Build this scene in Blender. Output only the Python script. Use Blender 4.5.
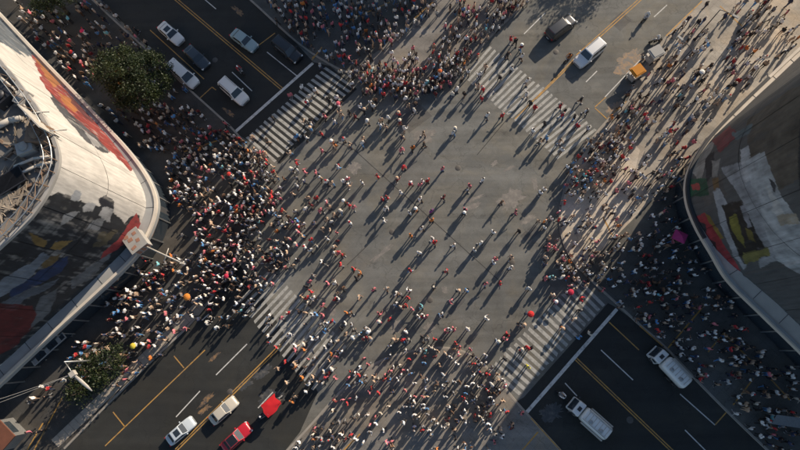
import bpy, bmesh, math, random
import numpy as np
from mathutils import Vector, Matrix, Quaternion, noise

random.seed(7)
rng = np.random.default_rng(7)
sc = bpy.context.scene
for o in list(bpy.data.objects):
    bpy.data.objects.remove(o)
COL = sc.collection

# ------------------------------------------------------------------ camera
FPX = 533.33                       # focal length in photo pixels (24 mm on 36 mm)
NADIR = (430.0, 345.0)             # where the plumb line meets the photo
n_cam = Vector(((NADIR[0]-400)/FPX, -(NADIR[1]-225)/FPX, -1)).normalized()
QCAM = n_cam.rotation_difference(Vector((0, 0, -1)))
CAM_H = 68.0*(-n_cam.z)
cam_d = bpy.data.cameras.new('camera'); cam_d.lens = 24; cam_d.sensor_width = 36
cam_d.clip_end = 2000; cam_d.clip_start = 0.5
cam = bpy.data.objects.new('camera', cam_d); COL.objects.link(cam)
cam.location = (0, 0, CAM_H); cam.rotation_mode = 'QUATERNION'; cam.rotation_quaternion = QCAM
sc.camera = cam

# ------------------------------------------------------------------ light
SUN_EL = math.radians(23.5)
SX, SY = 0.61, 0.79                # horizontal direction towards the sun
sun_d = bpy.data.lights.new('sun', 'SUN'); sun_d.energy = 5.0; sun_d.angle = math.radians(0.5)
sun_d.color = (1.0, 0.86, 0.69)
sun = bpy.data.objects.new('sun', sun_d); COL.objects.link(sun)
sv = Vector((SX*math.cos(SUN_EL), SY*math.cos(SUN_EL), math.sin(SUN_EL)))
sun.rotation_mode = 'QUATERNION'; sun.rotation_quaternion = sv.to_track_quat('Z', 'Y')
sun.location = (60, 80, 60)
wd = bpy.data.worlds.new('World'); sc.world = wd; wd.use_nodes = True
nt = wd.node_tree; nt.nodes.clear()
sky = nt.nodes.new('ShaderNodeTexSky'); sky.sky_type = 'NISHITA'; sky.sun_disc = False
sky.sun_elevation = SUN_EL; sky.sun_rotation = math.atan2(SX, SY); sky.ozone_density = 1.5
bg = nt.nodes.new('ShaderNodeBackground'); bg.inputs['Strength'].default_value = 0.10
wo = nt.nodes.new('ShaderNodeOutputWorld')
nt.links.new(sky.outputs[0], bg.inputs[0]); nt.links.new(bg.outputs[0], wo.inputs[0])
vs = sc.view_settings
vs.view_transform = 'Standard'; vs.look = 'None'; vs.exposure = 0.27; vs.gamma = 1.0; vs.use_curve_mapping = False

# ------------------------------------------------------------------ helpers
def W(px, py, z=0.0):
    """point of the place at height z that the photo shows at pixel (px, py)"""
    d = QCAM @ Vector(((px-400)/FPX, (225-py)/FPX, -1))
    t = (z-CAM_H)/d.z
    return Vector((d.x*t, d.y*t, z))
QI = QCAM.inverted()
def PX(p):
    c = QI @ (Vector(p)-Vector((0, 0, CAM_H)))
    return 400+FPX*c.x/-c.z, 225-FPX*c.y/-c.z

def obj(name, mesh, mat=None, parent=None, loc=None):
    o = bpy.data.objects.new(name, mesh); COL.objects.link(o)
    if mat is not None:
        if not mesh.materials: mesh.materials.append(mat)
    if parent is not None: o.parent = parent
    if loc is not None: o.location = loc
    return o
def empty(name, loc=(0, 0, 0), rz=0.0):
    o = bpy.data.objects.new(name, None); COL.objects.link(o)
    o.location = loc; o.rotation_euler = (0, 0, rz); o.empty_display_size = 0.2
    return o
def tag(o, label, cat, group=None):
    o['label'] = label; o['category'] = cat
    if group: o['group'] = group
    return o
def struct(o): o['kind'] = 'structure'; return o
def mesh_of(name, verts, faces, smooth=False):
    me = bpy.data.meshes.new(name); me.from_pydata([tuple(v) for v in verts], [], faces); me.update()
    if smooth:
        for p in me.polygons: p.use_smooth = True
    return me

class MB:
    """collects simple shapes into one mesh"""
    def __init__(s): s.v = []; s.f = []; s.sm = []
    def add(s, vs, fs, sm=False):
        b = len(s.v); s.v += [tuple(v) for v in vs]
        for f in fs: s.f.append([i+b for i in f]); s.sm.append(sm)
        return s
    def box(s, c, d, rz=0.0, m=None):
        hx, hy, hz = d[0]/2, d[1]/2, d[2]/2
        vs = [Vector((x, y, z)) for z in (-hz, hz) for x, y in ((-hx, -hy), (hx, -hy), (hx, hy), (-hx, hy))]
        R = Matrix.Rotation(rz, 3, 'Z') if m is None else m
        return s.add([R @ v+Vector(c) for v in vs], [[3, 2, 1, 0], [4, 5, 6, 7], [0, 1, 5, 4], [1, 2, 6, 5], [2, 3, 7, 6], [3, 0, 4, 7]])
    def tube(s, a, b, r, r2=None, n=8, caps=True):
        a = Vector(a); b = Vector(b); r2 = r if r2 is None else r2
        q = (b-a).to_track_quat('Z', 'Y')
        vs = []
        for p, rr in ((a, r), (b, r2)):
            for i in range(n):
                t = 2*math.pi*i/n
                vs.append(p+q @ Vector((rr*math.cos(t), rr*math.sin(t), 0)))
        fs = [[i, (i+1) % n, n+(i+1) % n, n+i] for i in range(n)]
        if caps: fs += [list(range(n-1, -1, -1)), list(range(n, 2*n))]
        return s.add(vs, fs, n > 6)
    def path(s, pts, r, n=6):
        for a, b in zip(pts[:-1], pts[1:]): s.tube(a, b, r, n=n)
        return s
    def lathe(s, prof, n=16, m=None):
        """prof: list of (r, z); m: 4x4"""
        m = m or Matrix.Identity(4)
        vs = [m @ Vector((r*math.cos(2*math.pi*i/n), r*math.sin(2*math.pi*i/n), z)) for r, z in prof for i in range(n)]
        k = len(prof)
        fs = [[j*n+i, j*n+(i+1) % n, (j+1)*n+(i+1) % n, (j+1)*n+i] for j in range(k-1) for i in range(n)]
        return s.add(vs, fs, True)
    def prism(s, poly, z0, z1):
        n = len(poly)
        vs = [(p[0], p[1], z0) for p in poly]+[(p[0], p[1], z1) for p in poly]
        fs = [list(range(n-1, -1, -1)), list(range(n, 2*n))]+[[i, (i+1) % n, n+(i+1) % n, n+i] for i in range(n)]
        return s.add(vs, fs)
    def mesh(s, name):
        me = bpy.data.meshes.new(name); me.from_pydata(s.v, [], s.f)
        me.polygons.foreach_set('use_smooth', s.sm); me.update()
        return me
    def build(s, name, mat, parent=None, loc=None): return obj(name, s.mesh(name), mat, parent, loc)

def inside(poly, x, y):
    c = False; n = len(poly); j = n-1
    for i in range(n):
        xi, yi = poly[i][0], poly[i][1]; xj, yj = poly[j][0], poly[j][1]
        if (yi > y) != (yj > y) and x < (xj-xi)*(y-yi)/(yj-yi)+xi: c = not c
        j = i
    return c
def catmull(pts, step):
    """resample a polyline as a smooth curve"""
    P = [Vector(p) for p in pts]; out = []
    for i in range(len(P)-1):
        p0 = P[i-1] if i else P[0]*2-P[1]; p1 = P[i]; p2 = P[i+1]
        p3 = P[i+2] if i+2 < len(P) else P[-1]*2-P[-2]
        k = max(1, int((p2-p1).length/step))
        for j in range(k):
            t = j/k
            out.append(0.5*((2*p1)+(p2-p0)*t+(2*p0-5*p1+4*p2-p3)*t*t+(3*p1-p0-3*p2+p3)*t*t*t))
    out.append(P[-1]); return out

# ------------------------------------------------------------------ materials
def newmat(name):
    m = bpy.data.materials.new(name); m.use_nodes = True
    return m, m.node_tree.nodes, m.node_tree.links, m.node_tree.nodes['Principled BSDF']
def plain(name, c, rough=0.6, metal=0.0, coat=0.0, vary=0.12, scale=6.0, bump=0.0):
    m, N, L, b = newmat(name)
    b.inputs['Roughness'].default_value = rough; b.inputs['Metallic'].default_value = metal
    b.inputs['Coat Weight'].default_value = coat
    tc = N.new('ShaderNodeTexCoord'); nz = N.new('ShaderNodeTexNoise'); nz.inputs['Scale'].default_value = scale; nz.inputs['Detail'].default_value = 4
    L.new(tc.outputs['Object'], nz.inputs['Vector'])
    mx = N.new('ShaderNodeMix'); mx.data_type = 'RGBA'
    mx.inputs[6].default_value = tuple(x*(1-vary) for x in c)+(1,); mx.inputs[7].default_value = tuple(min(1, x*(1+vary)) for x in c)+(1,)
    L.new(nz.outputs['Fac'], mx.inputs[0]); L.new(mx.outputs[2], b.inputs['Base Color'])
    if bump:
        bp = N.new('ShaderNodeBump'); bp.inputs['Strength'].default_value = bump; bp.inputs['Distance'].default_value = 0.02
        L.new(nz.outputs['Fac'], bp.inputs['Height']); L.new(bp.outputs[0], b.inputs['Normal'])
    return m
def objcol(name, rough=0.8, fleck=0.15, coat=0.0, metal=0.0):
    """colour comes from the object's own colour"""
    m, N, L, b = newmat(name)
    oi = N.new('ShaderNodeObjectInfo'); tc = N.new('ShaderNodeTexCoord'); nz = N.new('ShaderNodeTexNoise'); nz.inputs['Scale'].default_value = 14
    L.new(tc.outputs['Object'], nz.inputs['Vector'])
    mr = N.new('ShaderNodeMapRange'); mr.inputs[3].default_value = 1-fleck; mr.inputs[4].default_value = 1+fleck
    L.new(nz.outputs['Fac'], mr.inputs[0])
    vm = N.new('ShaderNodeVectorMath'); vm.operation = 'SCALE'
    L.new(oi.outputs['Color'], vm.inputs[0]); L.new(mr.outputs[0], vm.inputs['Scale']); L.new(vm.outputs[0], b.inputs['Base Color'])
    b.inputs['Roughness'].default_value = rough; b.inputs['Coat Weight'].default_value = coat; b.inputs['Metallic'].default_value = metal
    return m
def attrcol(name, attr='col', rough=0.8, streak=0.0):
    m, N, L, b = newmat(name)
    at = N.new('ShaderNodeAttribute'); at.attribute_name = attr
    b.inputs['Roughness'].default_value = rough
    if streak:
        tc = N.new('ShaderNodeTexCoord'); mp = N.new('ShaderNodeMapping'); mp.inputs['Scale'].default_value = (2.2, 2.2, 0.35)
        nz = N.new('ShaderNodeTexNoise'); nz.inputs['Scale'].default_value = 1.3; nz.inputs['Detail'].default_value = 8; nz.inputs['Roughness'].default_value = 0.65
        L.new(tc.outputs['Object'], mp.inputs[0]); L.new(mp.outputs[0], nz.inputs['Vector'])
        mr = N.new('ShaderNodeMapRange'); mr.inputs[1].default_value = 0.3; mr.inputs[2].default_value = 0.7
        mr.inputs[3].default_value = 1-streak; mr.inputs[4].default_value = 1+streak*0.5
        L.new(nz.outputs['Fac'], mr.inputs[0])
        vm = N.new('ShaderNodeVectorMath'); vm.operation = 'SCALE'
        L.new(at.outputs['Color'], vm.inputs[0]); L.new(mr.outputs[0], vm.inputs['Scale']); L.new(vm.outputs[0], b.inputs['Base Color'])
        bp = N.new('ShaderNodeBump'); bp.inputs['Strength'].default_value = 0.3; bp.inputs['Distance'].default_value = 0.03
        L.new(nz.outputs['Fac'], bp.inputs['Height']); L.new(bp.outputs[0], b.inputs['Normal'])
    else:
        L.new(at.outputs['Color'], b.inputs['Base Color'])
    return m
def asphalt(name, c, stain=0.35, rough=0.85, tile=None, tilecol=0.7, warm=(1.0, 0.9, 0.75)):
    """worn paving: large patches, medium mottling, fine grit, cracks; optional joints of a paving bond"""
    m, N, L, b = newmat(name)
    tc = N.new('ShaderNodeTexCoord')
    def nz(scale, detail=5, rough_=0.6, dist=0.0):
        x = N.new('ShaderNodeTexNoise'); x.inputs['Scale'].default_value = scale; x.inputs['Detail'].default_value = detail
        x.inputs['Roughness'].default_value = rough_; x.inputs['Distortion'].default_value = dist
        L.new(tc.outputs['Object'], x.inputs['Vector']); return x.outputs['Fac']
    def rng_(x, a, b_, lo, hi):
        r = N.new('ShaderNodeMapRange'); r.inputs[1].default_value = a; r.inputs[2].default_value = b_
        r.inputs[3].default_value = lo; r.inputs[4].default_value = hi; L.new(x, r.inputs[0]); return r.outputs[0]
    def mul(a, b_):
        x = N.new('ShaderNodeMath'); x.operation = 'MULTIPLY'; L.new(a, x.inputs[0]); L.new(b_, x.inputs[1]); return x.outputs[0]
    big = rng_(nz(0.045, 6, 0.6, 0.6), 0.3, 0.7, 1-stain, 1+stain*0.6)
    med = rng_(nz(0.5, 7, 0.7, 1.0), 0.3, 0.7, 0.84, 1.14)
    fin = rng_(nz(9.0, 4, 0.7), 0.3, 0.7, 0.84, 1.16)
    k = mul(mul(big, med), fin)
    # tyre streaks along the two street directions
    for ang in (42, -46):
        mp = N.new('ShaderNodeMapping'); mp.inputs['Rotation'].default_value = (0, 0, math.radians(ang)); mp.inputs['Scale'].default_value = (0.05, 0.9, 1)
        L.new(tc.outputs['Object'], mp.inputs[0])
        s_ = N.new('ShaderNodeTexNoise'); s_.inputs['Scale'].default_value = 1.0; s_.inputs['Detail'].default_value = 5; L.new(mp.outputs[0], s_.inputs['Vector'])
        k = mul(k, rng_(s_.outputs['Fac'], 0.3, 0.7, 0.84, 1.10))
    # cracks
    vo = N.new('ShaderNodeTexVoronoi'); vo.feature = 'DISTANCE_TO_EDGE'; vo.inputs['Scale'].default_value = 0.16
    wv = N.new('ShaderNodeVectorMath'); wv.operation = 'ADD'
    cn = N.new('ShaderNodeTexNoise'); cn.inputs['Scale'].default_value = 0.8; cn.inputs['Detail'].default_value = 6
    L.new(tc.outputs['Object'], cn.inputs['Vector'])
    sc_ = N.new('ShaderNodeVectorMath'); sc_.operation = 'SCALE'; sc_.inputs['Scale'].default_value = 2.5
    L.new(cn.outputs['Color'], sc_.inputs[0]); L.new(tc.outputs['Object'], wv.inputs[0]); L.new(sc_.outputs[0], wv.inputs[1]); L.new(wv.outputs[0], vo.inputs['Vector'])
    k = mul(k, rng_(vo.outputs['Distance'], 0.0, 0.012, 0.72, 1.0))
    # spots (gum, oil)
    v2 = N.new('ShaderNodeTexVoronoi'); v2.inputs['Scale'].default_value = 0.9; L.new(tc.outputs['Object'], v2.inputs['Vector'])
    k = mul(k, rng_(v2.outputs['Distance'], 0.05, 0.1, 0.78, 1.0))
    colr = N.new('ShaderNodeMix'); colr.data_type = 'RGBA'
    colr.inputs[6].default_value = tuple(c)+(1,); colr.inputs[7].default_value = tuple(x*w*1.25 for x, w in zip(c, warm))+(1,)
    L.new(rng_(nz(0.12, 6, 0.65, 1.5), 0.45, 0.75, 0, 1), colr.inputs[0])
    if tile:
        mp = N.new('ShaderNodeMapping'); mp.inputs['Rotation'].default_value = (0, 0, math.radians(44)); L.new(tc.outputs['Object'], mp.inputs[0])
        br = N.new('ShaderNodeTexBrick'); br.inputs['Scale'].default_value = 1.0; br.inputs['Brick Width'].default_value = tile; br.inputs['Row Height'].default_value = tile
        br.offset = 0.0; br.inputs['Mortar Size'].default_value = 0.025; br.inputs['Mortar Smooth'].default_value = 0.3
        br.inputs['Color1'].default_value = (1, 1, 1, 1); br.inputs['Color2'].default_value = (0.9, 0.9, 0.9, 1); br.inputs['Mortar'].default_value = (tilecol,)*3+(1,)
        L.new(mp.outputs[0], br.inputs['Vector']); k = mul(k, br.outputs['Color'])
    vm = N.new('ShaderNodeVectorMath'); vm.operation = 'SCALE'; L.new(colr.outputs[2], vm.inputs[0]); L.new(k, vm.inputs['Scale'])
    L.new(vm.outputs[0], b.inputs['Base Color']); b.inputs['Roughness'].default_value = rough
    bp = N.new('ShaderNodeBump'); bp.inputs['Strength'].default_value = 0.25; bp.inputs['Distance'].default_value = 0.01
    L.new(fin, bp.inputs['Height']); L.new(bp.outputs[0], b.inputs['Normal'])
    return m
def paint(name, c, under, wear=0.5):
    """road paint worn through to the asphalt"""
    m, N, L, b = newmat(name)
    tc = N.new('ShaderNodeTexCoord')
    a = N.new('ShaderNodeTexNoise'); a.inputs['Scale'].default_value = 1.6; a.inputs['Detail'].default_value = 9; a.inputs['Roughness'].default_value = 0.75
    L.new(tc.outputs['Object'], a.inputs['Vector'])
    mr = N.new('ShaderNodeMapRange'); mr.inputs[1].default_value = wear-0.12; mr.inputs[2].default_value = wear+0.12; L.new(a.outputs['Fac'], mr.inputs[0])
    mx = N.new('ShaderNodeMix'); mx.data_type = 'RGBA'; mx.inputs[6].default_value = tuple(under)+(1,); mx.inputs[7].default_value = tuple(c)+(1,)
    L.new(mr.outputs[0], mx.inputs[0]); L.new(mx.outputs[2], b.inputs['Base Color']); b.inputs['Roughness'].default_value = 0.75
    return m

M = {}
M['junction'] = asphalt('worn_asphalt', (0.172, 0.171, 0.157), 0.32, tile=1.3, tilecol=0.9)
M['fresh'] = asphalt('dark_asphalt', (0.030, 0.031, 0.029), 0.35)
M['pale_paving'] = asphalt('pale_paving', (0.45, 0.405, 0.34), 0.45, tile=0.9, tilecol=0.72, warm=(1.0, 0.86, 0.70))
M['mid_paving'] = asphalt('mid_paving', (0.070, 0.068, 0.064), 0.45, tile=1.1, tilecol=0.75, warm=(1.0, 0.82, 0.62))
M['tan_paving'] = asphalt('tan_paving', (0.235, 0.218, 0.195), 0.35, tile=1.1, tilecol=0.75, warm=(1.0, 0.85, 0.65))
M['kerb'] = plain('kerb_stone', (0.30, 0.27, 0.23), 0.85, vary=0.3, scale=1.2)
M['slab'] = plain('slab_concrete', (0.36, 0.31, 0.25), 0.9, vary=0.3, scale=1.5, bump=0.3)
M['zebra'] = paint('zebra_paint', (0.40, 0.39, 0.355), (0.15, 0.146, 0.134), 0.41)
M['white_line'] = paint('white_line_paint', (0.60, 0.58, 0.54), (0.12, 0.11, 0.10), 0.38)
M['yellow_line'] = paint('yellow_line_paint', (0.50, 0.27, 0.06), (0.12, 0.11, 0.10), 0.42)
M['stain'] = paint('orange_stain_paint', (0.40, 0.24, 0.11), (0.17, 0.16, 0.145), 0.55)
M['joint'] = plain('tar_joint', (0.05, 0.048, 0.045), 0.9)
M['cloth'] = objcol('cloth'); M['skin'] = objcol('skin', 0.55, 0.06); M['hairm'] = objcol('hair_strands', 0.5, 0.3)
M['eye'] = plain('eye_dark', (0.02, 0.015, 0.012), 0.3); M['lip'] = plain('lip', (0.28, 0.09, 0.08), 0.5)
M['crowd'] = attrcol('crowd_cloth')
M['carpaint'] = objcol('car_paint', 0.32, 0.03, 0.8); M['glass'] = plain('dark_glass', (0.03, 0.04, 0.05), 0.08, 0.0, 0.5, 0.05)
M['rubber'] = plain('rubber', (0.02, 0.02, 0.02), 0.9); M['rim'] = plain('rim_metal', (0.45, 0.45, 0.46), 0.35, 0.9)
M['dark_trim'] = plain('dark_trim', (0.035, 0.035, 0.037), 0.6); M['lamp_clear'] = plain('lamp_lens', (0.75, 0.75, 0.72), 0.1, coat=1.0)
M['lamp_red'] = plain('lamp_red', (0.5, 0.02, 0.02), 0.2, coat=1.0); M['plate'] = plain('number_plate', (0.7, 0.7, 0.66), 0.5)
M['steel'] = plain('galvanised_steel', (0.42, 0.42, 0.41), 0.45, 0.7, vary=0.2); M['dark_steel'] = plain('dark_steel', (0.06, 0.06, 0.065), 0.5, 0.6)
M['mural'] = attrcol('mural_paint', rough=0.7, streak=0.28)
M['concrete'] = plain('weathered_concrete', (0.36, 0.34, 0.31), 0.9, vary=0.35, scale=0.6, bump=0.4)
M['cream'] = plain('cream_render', (0.62, 0.55, 0.46), 0.85, vary=0.2, scale=0.8, bump=0.3)
M['canopy_grey'] = plain('canopy_grey', (0.33, 0.33, 0.32), 0.8, vary=0.25, scale=0.7, bump=0.2)
M['dark_wall'] = plain('dark_wall', (0.05, 0.05, 0.052), 0.8, vary=0.3, scale=0.8)
M['roof_felt'] = plain('roof_felt', (0.20, 0.18, 0.155), 0.95, vary=0.6, scale=0.35, bump=0.5)
M['rust'] = plain('rusty_metal', (0.26, 0.17, 0.11), 0.85, 0.2, vary=0.5, scale=2.0, bump=0.4)
M['debris'] = plain('scrap_boards', (0.27, 0.22, 0.165), 0.9, vary=0.6, scale=0.9, bump=0.4)
M['pale_metal'] = plain('pale_sheet_metal', (0.5, 0.46, 0.40), 0.6, 0.1, vary=0.3, scale=1.5)
M['bark'] = plain('bark', (0.11, 0.085, 0.06), 0.95, vary=0.4, scale=5, bump=0.6)
M['brick'] = plain('brick_render', (0.34, 0.17, 0.11), 0.9, vary=0.4, scale=2.5, bump=0.4)
M['canvas'] = objcol('canvas', 0.85, 0.08)
def leafmat(name, c1, c2):
    m, N, L, b = newmat(name)
    at = N.new('ShaderNodeAttribute'); at.attribute_name = 'shade'
    mx = N.new('ShaderNodeMix'); mx.data_type = 'RGBA'; mx.inputs[6].default_value = c1+(1,); mx.inputs[7].default_value = c2+(1,)
    L.new(at.outputs['Fac'], mx.inputs[0]); L.new(mx.outputs[2], b.inputs['Base Color']); b.inputs['Roughness'].default_value = 0.55
    tr = N.new('ShaderNodeBsdfTranslucent'); L.new(mx.outputs[2], tr.inputs['Color'])
    ms = N.new('ShaderNodeMixShader'); ms.inputs[0].default_value = 0.25
    out = [x for x in N if x.type == 'OUTPUT_MATERIAL'][0]
    L.new(b.outputs[0], ms.inputs[1]); L.new(tr.outputs[0], ms.inputs[2]); L.new(ms.outputs[0], out.inputs[0])
    return m
M['leaf'] = leafmat('leaves', (0.014, 0.030, 0.009), (0.055, 0.068, 0.017))

# ------------------------------------------------------------------ ground, pavements, markings
E1 = 4500.0
gm = MB(); gm.add([(-E1, -E1, 0), (E1, -E1, 0), (E1, E1, 0), (-E1, E1, 0)], [[0, 1, 2, 3]])
ground = struct(gm.build('junction_road', M['junction']))
def sheet(name, pts, z, mat, parent=None):
    me = mesh_of(name, [W(x, y, z) for x, y in pts], [list(range(len(pts)))])
    bm = bmesh.new(); bm.from_mesh(me); bmesh.ops.recalc_face_normals(bm, faces=bm.faces[:])
    if bm.faces[0].normal.z < 0: bmesh.ops.reverse_faces(bm, faces=bm.faces[:])
    bmesh.ops.triangulate(bm, faces=bm.faces[:]); bm.to_mesh(me); bm.free()
    return obj(name, me, mat, parent)
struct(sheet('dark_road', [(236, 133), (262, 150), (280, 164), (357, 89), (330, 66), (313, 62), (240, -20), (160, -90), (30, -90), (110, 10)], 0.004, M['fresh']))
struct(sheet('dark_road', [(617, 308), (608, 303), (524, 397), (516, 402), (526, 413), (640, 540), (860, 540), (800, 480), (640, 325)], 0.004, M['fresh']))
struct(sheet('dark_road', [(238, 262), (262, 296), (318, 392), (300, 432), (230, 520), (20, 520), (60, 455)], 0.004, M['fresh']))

PLAZA = {
 'top': [(228, -18), (253, 3), (297, 43), (330, 65), (352, 75), (378, 85), (410, 87), (440, 80), (463, 68), (495, 33), (530, 0), (570, -40), (700, -260), (200, -260), (100, -130)],
 'right': [(735, -35), (703, 0), (666, 36), (640, 72), (627, 102), (608, 119), (590, 140), (575, 163), (564, 190), (559, 215), (562, 240), (573, 262), (590, 280), (615, 303), (640, 326), (665, 348), (700, 385), (740, 425), (800, 482), (960, 640), (1300, 500), (1300, -200), (900, -200)],
 'left': [(40, -60), (85, -8), (120, 25), (150, 52), (185, 85), (215, 112), (236, 132), (249, 152), (255, 188), (250, 228), (238, 260), (216, 293), (190, 325), (165, 349), (120, 393), (65, 449), (0, 512), (-300, 760), (-400, 300), (-300, -200)],
 'bottom': [(262, 478), (287, 450), (310, 425), (345, 386), (375, 363), (405, 352), (440, 347), (470, 354), (495, 375), (512, 396), (527, 413), (560, 449), (600, 495), (700, 700), (400, 900), (100, 700)]}
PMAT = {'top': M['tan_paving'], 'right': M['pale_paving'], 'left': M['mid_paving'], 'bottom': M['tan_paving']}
pav = {}
PZ = 0.12
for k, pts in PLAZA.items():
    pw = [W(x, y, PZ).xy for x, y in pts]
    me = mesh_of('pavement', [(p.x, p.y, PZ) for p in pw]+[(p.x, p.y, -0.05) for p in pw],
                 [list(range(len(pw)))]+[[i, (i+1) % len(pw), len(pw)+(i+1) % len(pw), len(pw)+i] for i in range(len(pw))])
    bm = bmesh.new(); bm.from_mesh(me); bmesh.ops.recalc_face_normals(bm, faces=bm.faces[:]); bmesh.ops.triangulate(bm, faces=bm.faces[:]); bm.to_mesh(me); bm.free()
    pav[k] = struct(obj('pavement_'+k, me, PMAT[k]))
    # kerb ribbon: a stone edge 0.25 m wide, 4 mm proud of the paving and just outside its face
    vis = [p for p in pts if -60 < p[0] < 860 and -60 < p[1] < 510]
    cv = catmull([W(x, y, 0).xy for x, y in vis], 0.8)
    cen = sum((Vector(p) for p in pw), Vector((0, 0)))/len(pw)
    vv, ff = [], []
    for i, p in enumerate(cv):
        t = (cv[min(i+1, len(cv)-1)]-cv[max(i-1, 0)]).normalized(); nrm = Vector((-t.y, t.x))
        if nrm.dot(Vector(cen)-p) < 0: nrm = -nrm
        a = p-nrm*0.06; b_ = p+nrm*0.2
        vv += [(a.x, a.y, -0.02), (a.x, a.y, PZ-0.02), (a.x+nrm.x*.03, a.y+nrm.y*.03, PZ+0.006), (b_.x, b_.y, PZ+0.006), (b_.x, b_.y, PZ-0.03)]
        if i:
            q = 5*i
            for j in range(4): ff.append([q-5+j, q+j, q+j+1, q-4+j])
    me = mesh_of('kerb', vv, ff); bm = bmesh.new(); bm.from_mesh(me); bmesh.ops.recalc_face_normals(bm, faces=bm.faces[:]); bm.to_mesh(me); bm.free()
    obj('kerb', me, M['kerb'], pav[k])

struct(sheet('painted_shade_paving', [(581, 272), (590, 280), (615, 303), (640, 326), (665, 348), (700, 385), (740, 425), (800, 482), (960, 640), (1100, 420), (830, 300), (760, 225), (720, 165), (692, 158), (640, 212)], PZ+.004, asphalt('painted_shade_paving', (0.105, 0.106, 0.100), 0.35, tile=1.1, tilecol=0.75)))  # darker paving colour paints the building's shade into the right plaza
struct(sheet('painted_sun_paving', [(565, 190), (578, 160), (612, 122), (640, 150), (628, 200), (606, 244), (580, 270), (563, 240), (560, 215)], PZ+.003, asphalt('painted_sun_paving', (0.60, 0.53, 0.44), 0.3, tile=0.9, tilecol=0.75)))  # lighter paving colour paints in the sunlit glow near the kerb
struct(sheet('painted_shade_paving', [(228, -18), (253, 3), (297, 43), (330, 65), (349, 72), (368, 58), (412, 26), (440, -8), (470, -60), (150, -60)], PZ+.004, asphalt('painted_top_shade', (0.105, 0.106, 0.100), 0.35, tile=1.1, tilecol=0.75)))  # same dark colour paints in the shade over the top plaza
def on_pav(p):
    x, y = PX((p[0], p[1], 0))
    return any(inside(q, x, y) for q in PLAZA.values())
def gz(p): return PZ if on_pav(p) else 0.0

def strip(name, a, b, wpx, z, mat, parent):
    """painted strip between two photo points, w metres wide"""
    A, B = W(*a, z), W(*b, z); t = (B-A).normalized(); n = Vector((-t.y, t.x, 0))*wpx/2
    me = mesh_of(name, [A-n, B-n, B+n, A+n], [[0, 1, 2, 3]])
    if me.polygons[0].normal.z < 0: me.flip_normals()
    return obj(name, me, mat, parent)
def zebra(a0, a1, b0, b1, n, frac=0.5):
    """stripes from edge a0-a1 (first to last stripe start) to edge b0-b1 (their ends)"""
    root = struct(empty('zebra_crossing', (0, 0, 0)))
    for i in range(n):
        t = i/(n-1)
        A = W(a0[0]+(a1[0]-a0[0])*t, a0[1]+(a1[1]-a0[1])*t, 0.009); B = W(b0[0]+(b1[0]-b0[0])*t, b0[1]+(b1[1]-b0[1])*t, 0.009)
        d = ((W(*a1)-W(*a0)).length/(n-1))*frac/2
        al = (W(*a1)-W(*a0)).normalized()*d
        j = lambda: (B-A).normalized()*random.uniform(-0.12, 0.12)
        me = mesh_of('zebra_stripe', [A-al+j(), B-al+j(), B+al+j(), A+al+j()], [[0, 1, 2, 3]])
        if me.polygons[0].normal.z < 0: me.flip_normals()
        obj('zebra_stripe', me, M['zebra'], root)
zebra((325, 68), (247, 137), (354, 88), (275, 161), 19)
zebra((491, 47), (596, 129), (464, 78), (557, 158), 25)
zebra((577, 279), (490, 368), (604, 306), (520, 394), 19)
zebra((271, 270), (346, 345), (238, 303), (312, 390), 19)
def lines(mat, w, segs, name, z=0.012):
    for s in segs: strip(name, s[0], s[1], w, z, mat, ground)
lines(M['white_line'], 0.40, [((313, 63), (235, 132)), ((617, 309), (527, 412))], 'stop_line', 0.010)
def dbl(a, b):
    A, B = Vector(a), Vector(b); t = (B-A).normalized(); n = Vector((-t.y, t.x))*1.15
    lines(M['yellow_line'], 0.13, [(A-n, B-n), (A+n, B+n)], 'centre_line')
dbl((165, -10), (282, 89)); dbl((576, 359), (690, 468)); dbl((281, 345), (176, 450)); dbl((645, -5), (577, 56))
lines(M['yellow_line'], 0.14, [((577, 56), (515, 119)), ((579, 57), (536, 99))], 'centre_line')
lines(M['white_line'], 0.13, [((267, 52), (297, 76)), ((232, 72), (252, 91)), ((203, -2), (216, 9)), ((545, 13), (524, 34)), ((597, 71), (586, 82)), ((667, 5), (654, 17)),
      ((601, 350), (633, 380)), ((565, 383), (577, 396)), ((680, 394), (715, 425)), ((685, 430), (710, 455)), ((247, 344), (216, 375)), ((209, 314), (201, 321)), ((200, 391), (176, 417)), ((273, 392), (258, 408)),
      ((186, 88), (206, 106)), ((605, 97), (640, 60))], 'lane_line')
lines(M['yellow_line'], 0.13, [((150, 30), (204, 79)), ((200, 98), (212, 87)), ((212, 87), (216, 90)), ((255, 48), (275, 33)), ((312, 58), (324, 47)), ((609, 322), (639, 350)),
      ((205, 350), (105, 446)), ((174, 356), (184, 368)), ((113, 412), (125, 427)), ((190, 104), (204, 116)), ((595, 107), (606, 97)), ((731, 407), (715, 425)), ((690, 0), (712, -20)), ((595, 108), (607, 119)), ((607, 119), (627, 101))], 'edge_line')
lines(M['yellow_line'], 0.16, [((62, 398), (33, 452)), ((43, 423), (26, 452)), ((538, 432), (520, 453)), ((360, 434), (343, 451)), ((531, 418), (562, 452)), ((603, 217), (613, 237)), ((702, 308), (668, 348)), ((724, 333), (708, 352)), ((724, 333), (756, 366)),
      ((754, 378), (733, 405)), ((768, 376), (790, 400)), ((640, 326), (664, 347)), ((666, 36), (702, 1)), ((720, 6), (742, 26)), ((390, 2), (350, 20)), ((322, 47), (312, 60)), ((433, 2), (415, 18)), ((183, 152), (222, 139))], 'pavement_line', PZ+0.008)
lines(M['joint'], 0.09, [((350, 146), (503, 284)), ((508, 118), (477, 155)), ((368, 245), (347, 265)), ((300, 128), (352, 148))], 'tar_joint', 0.006)
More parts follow.
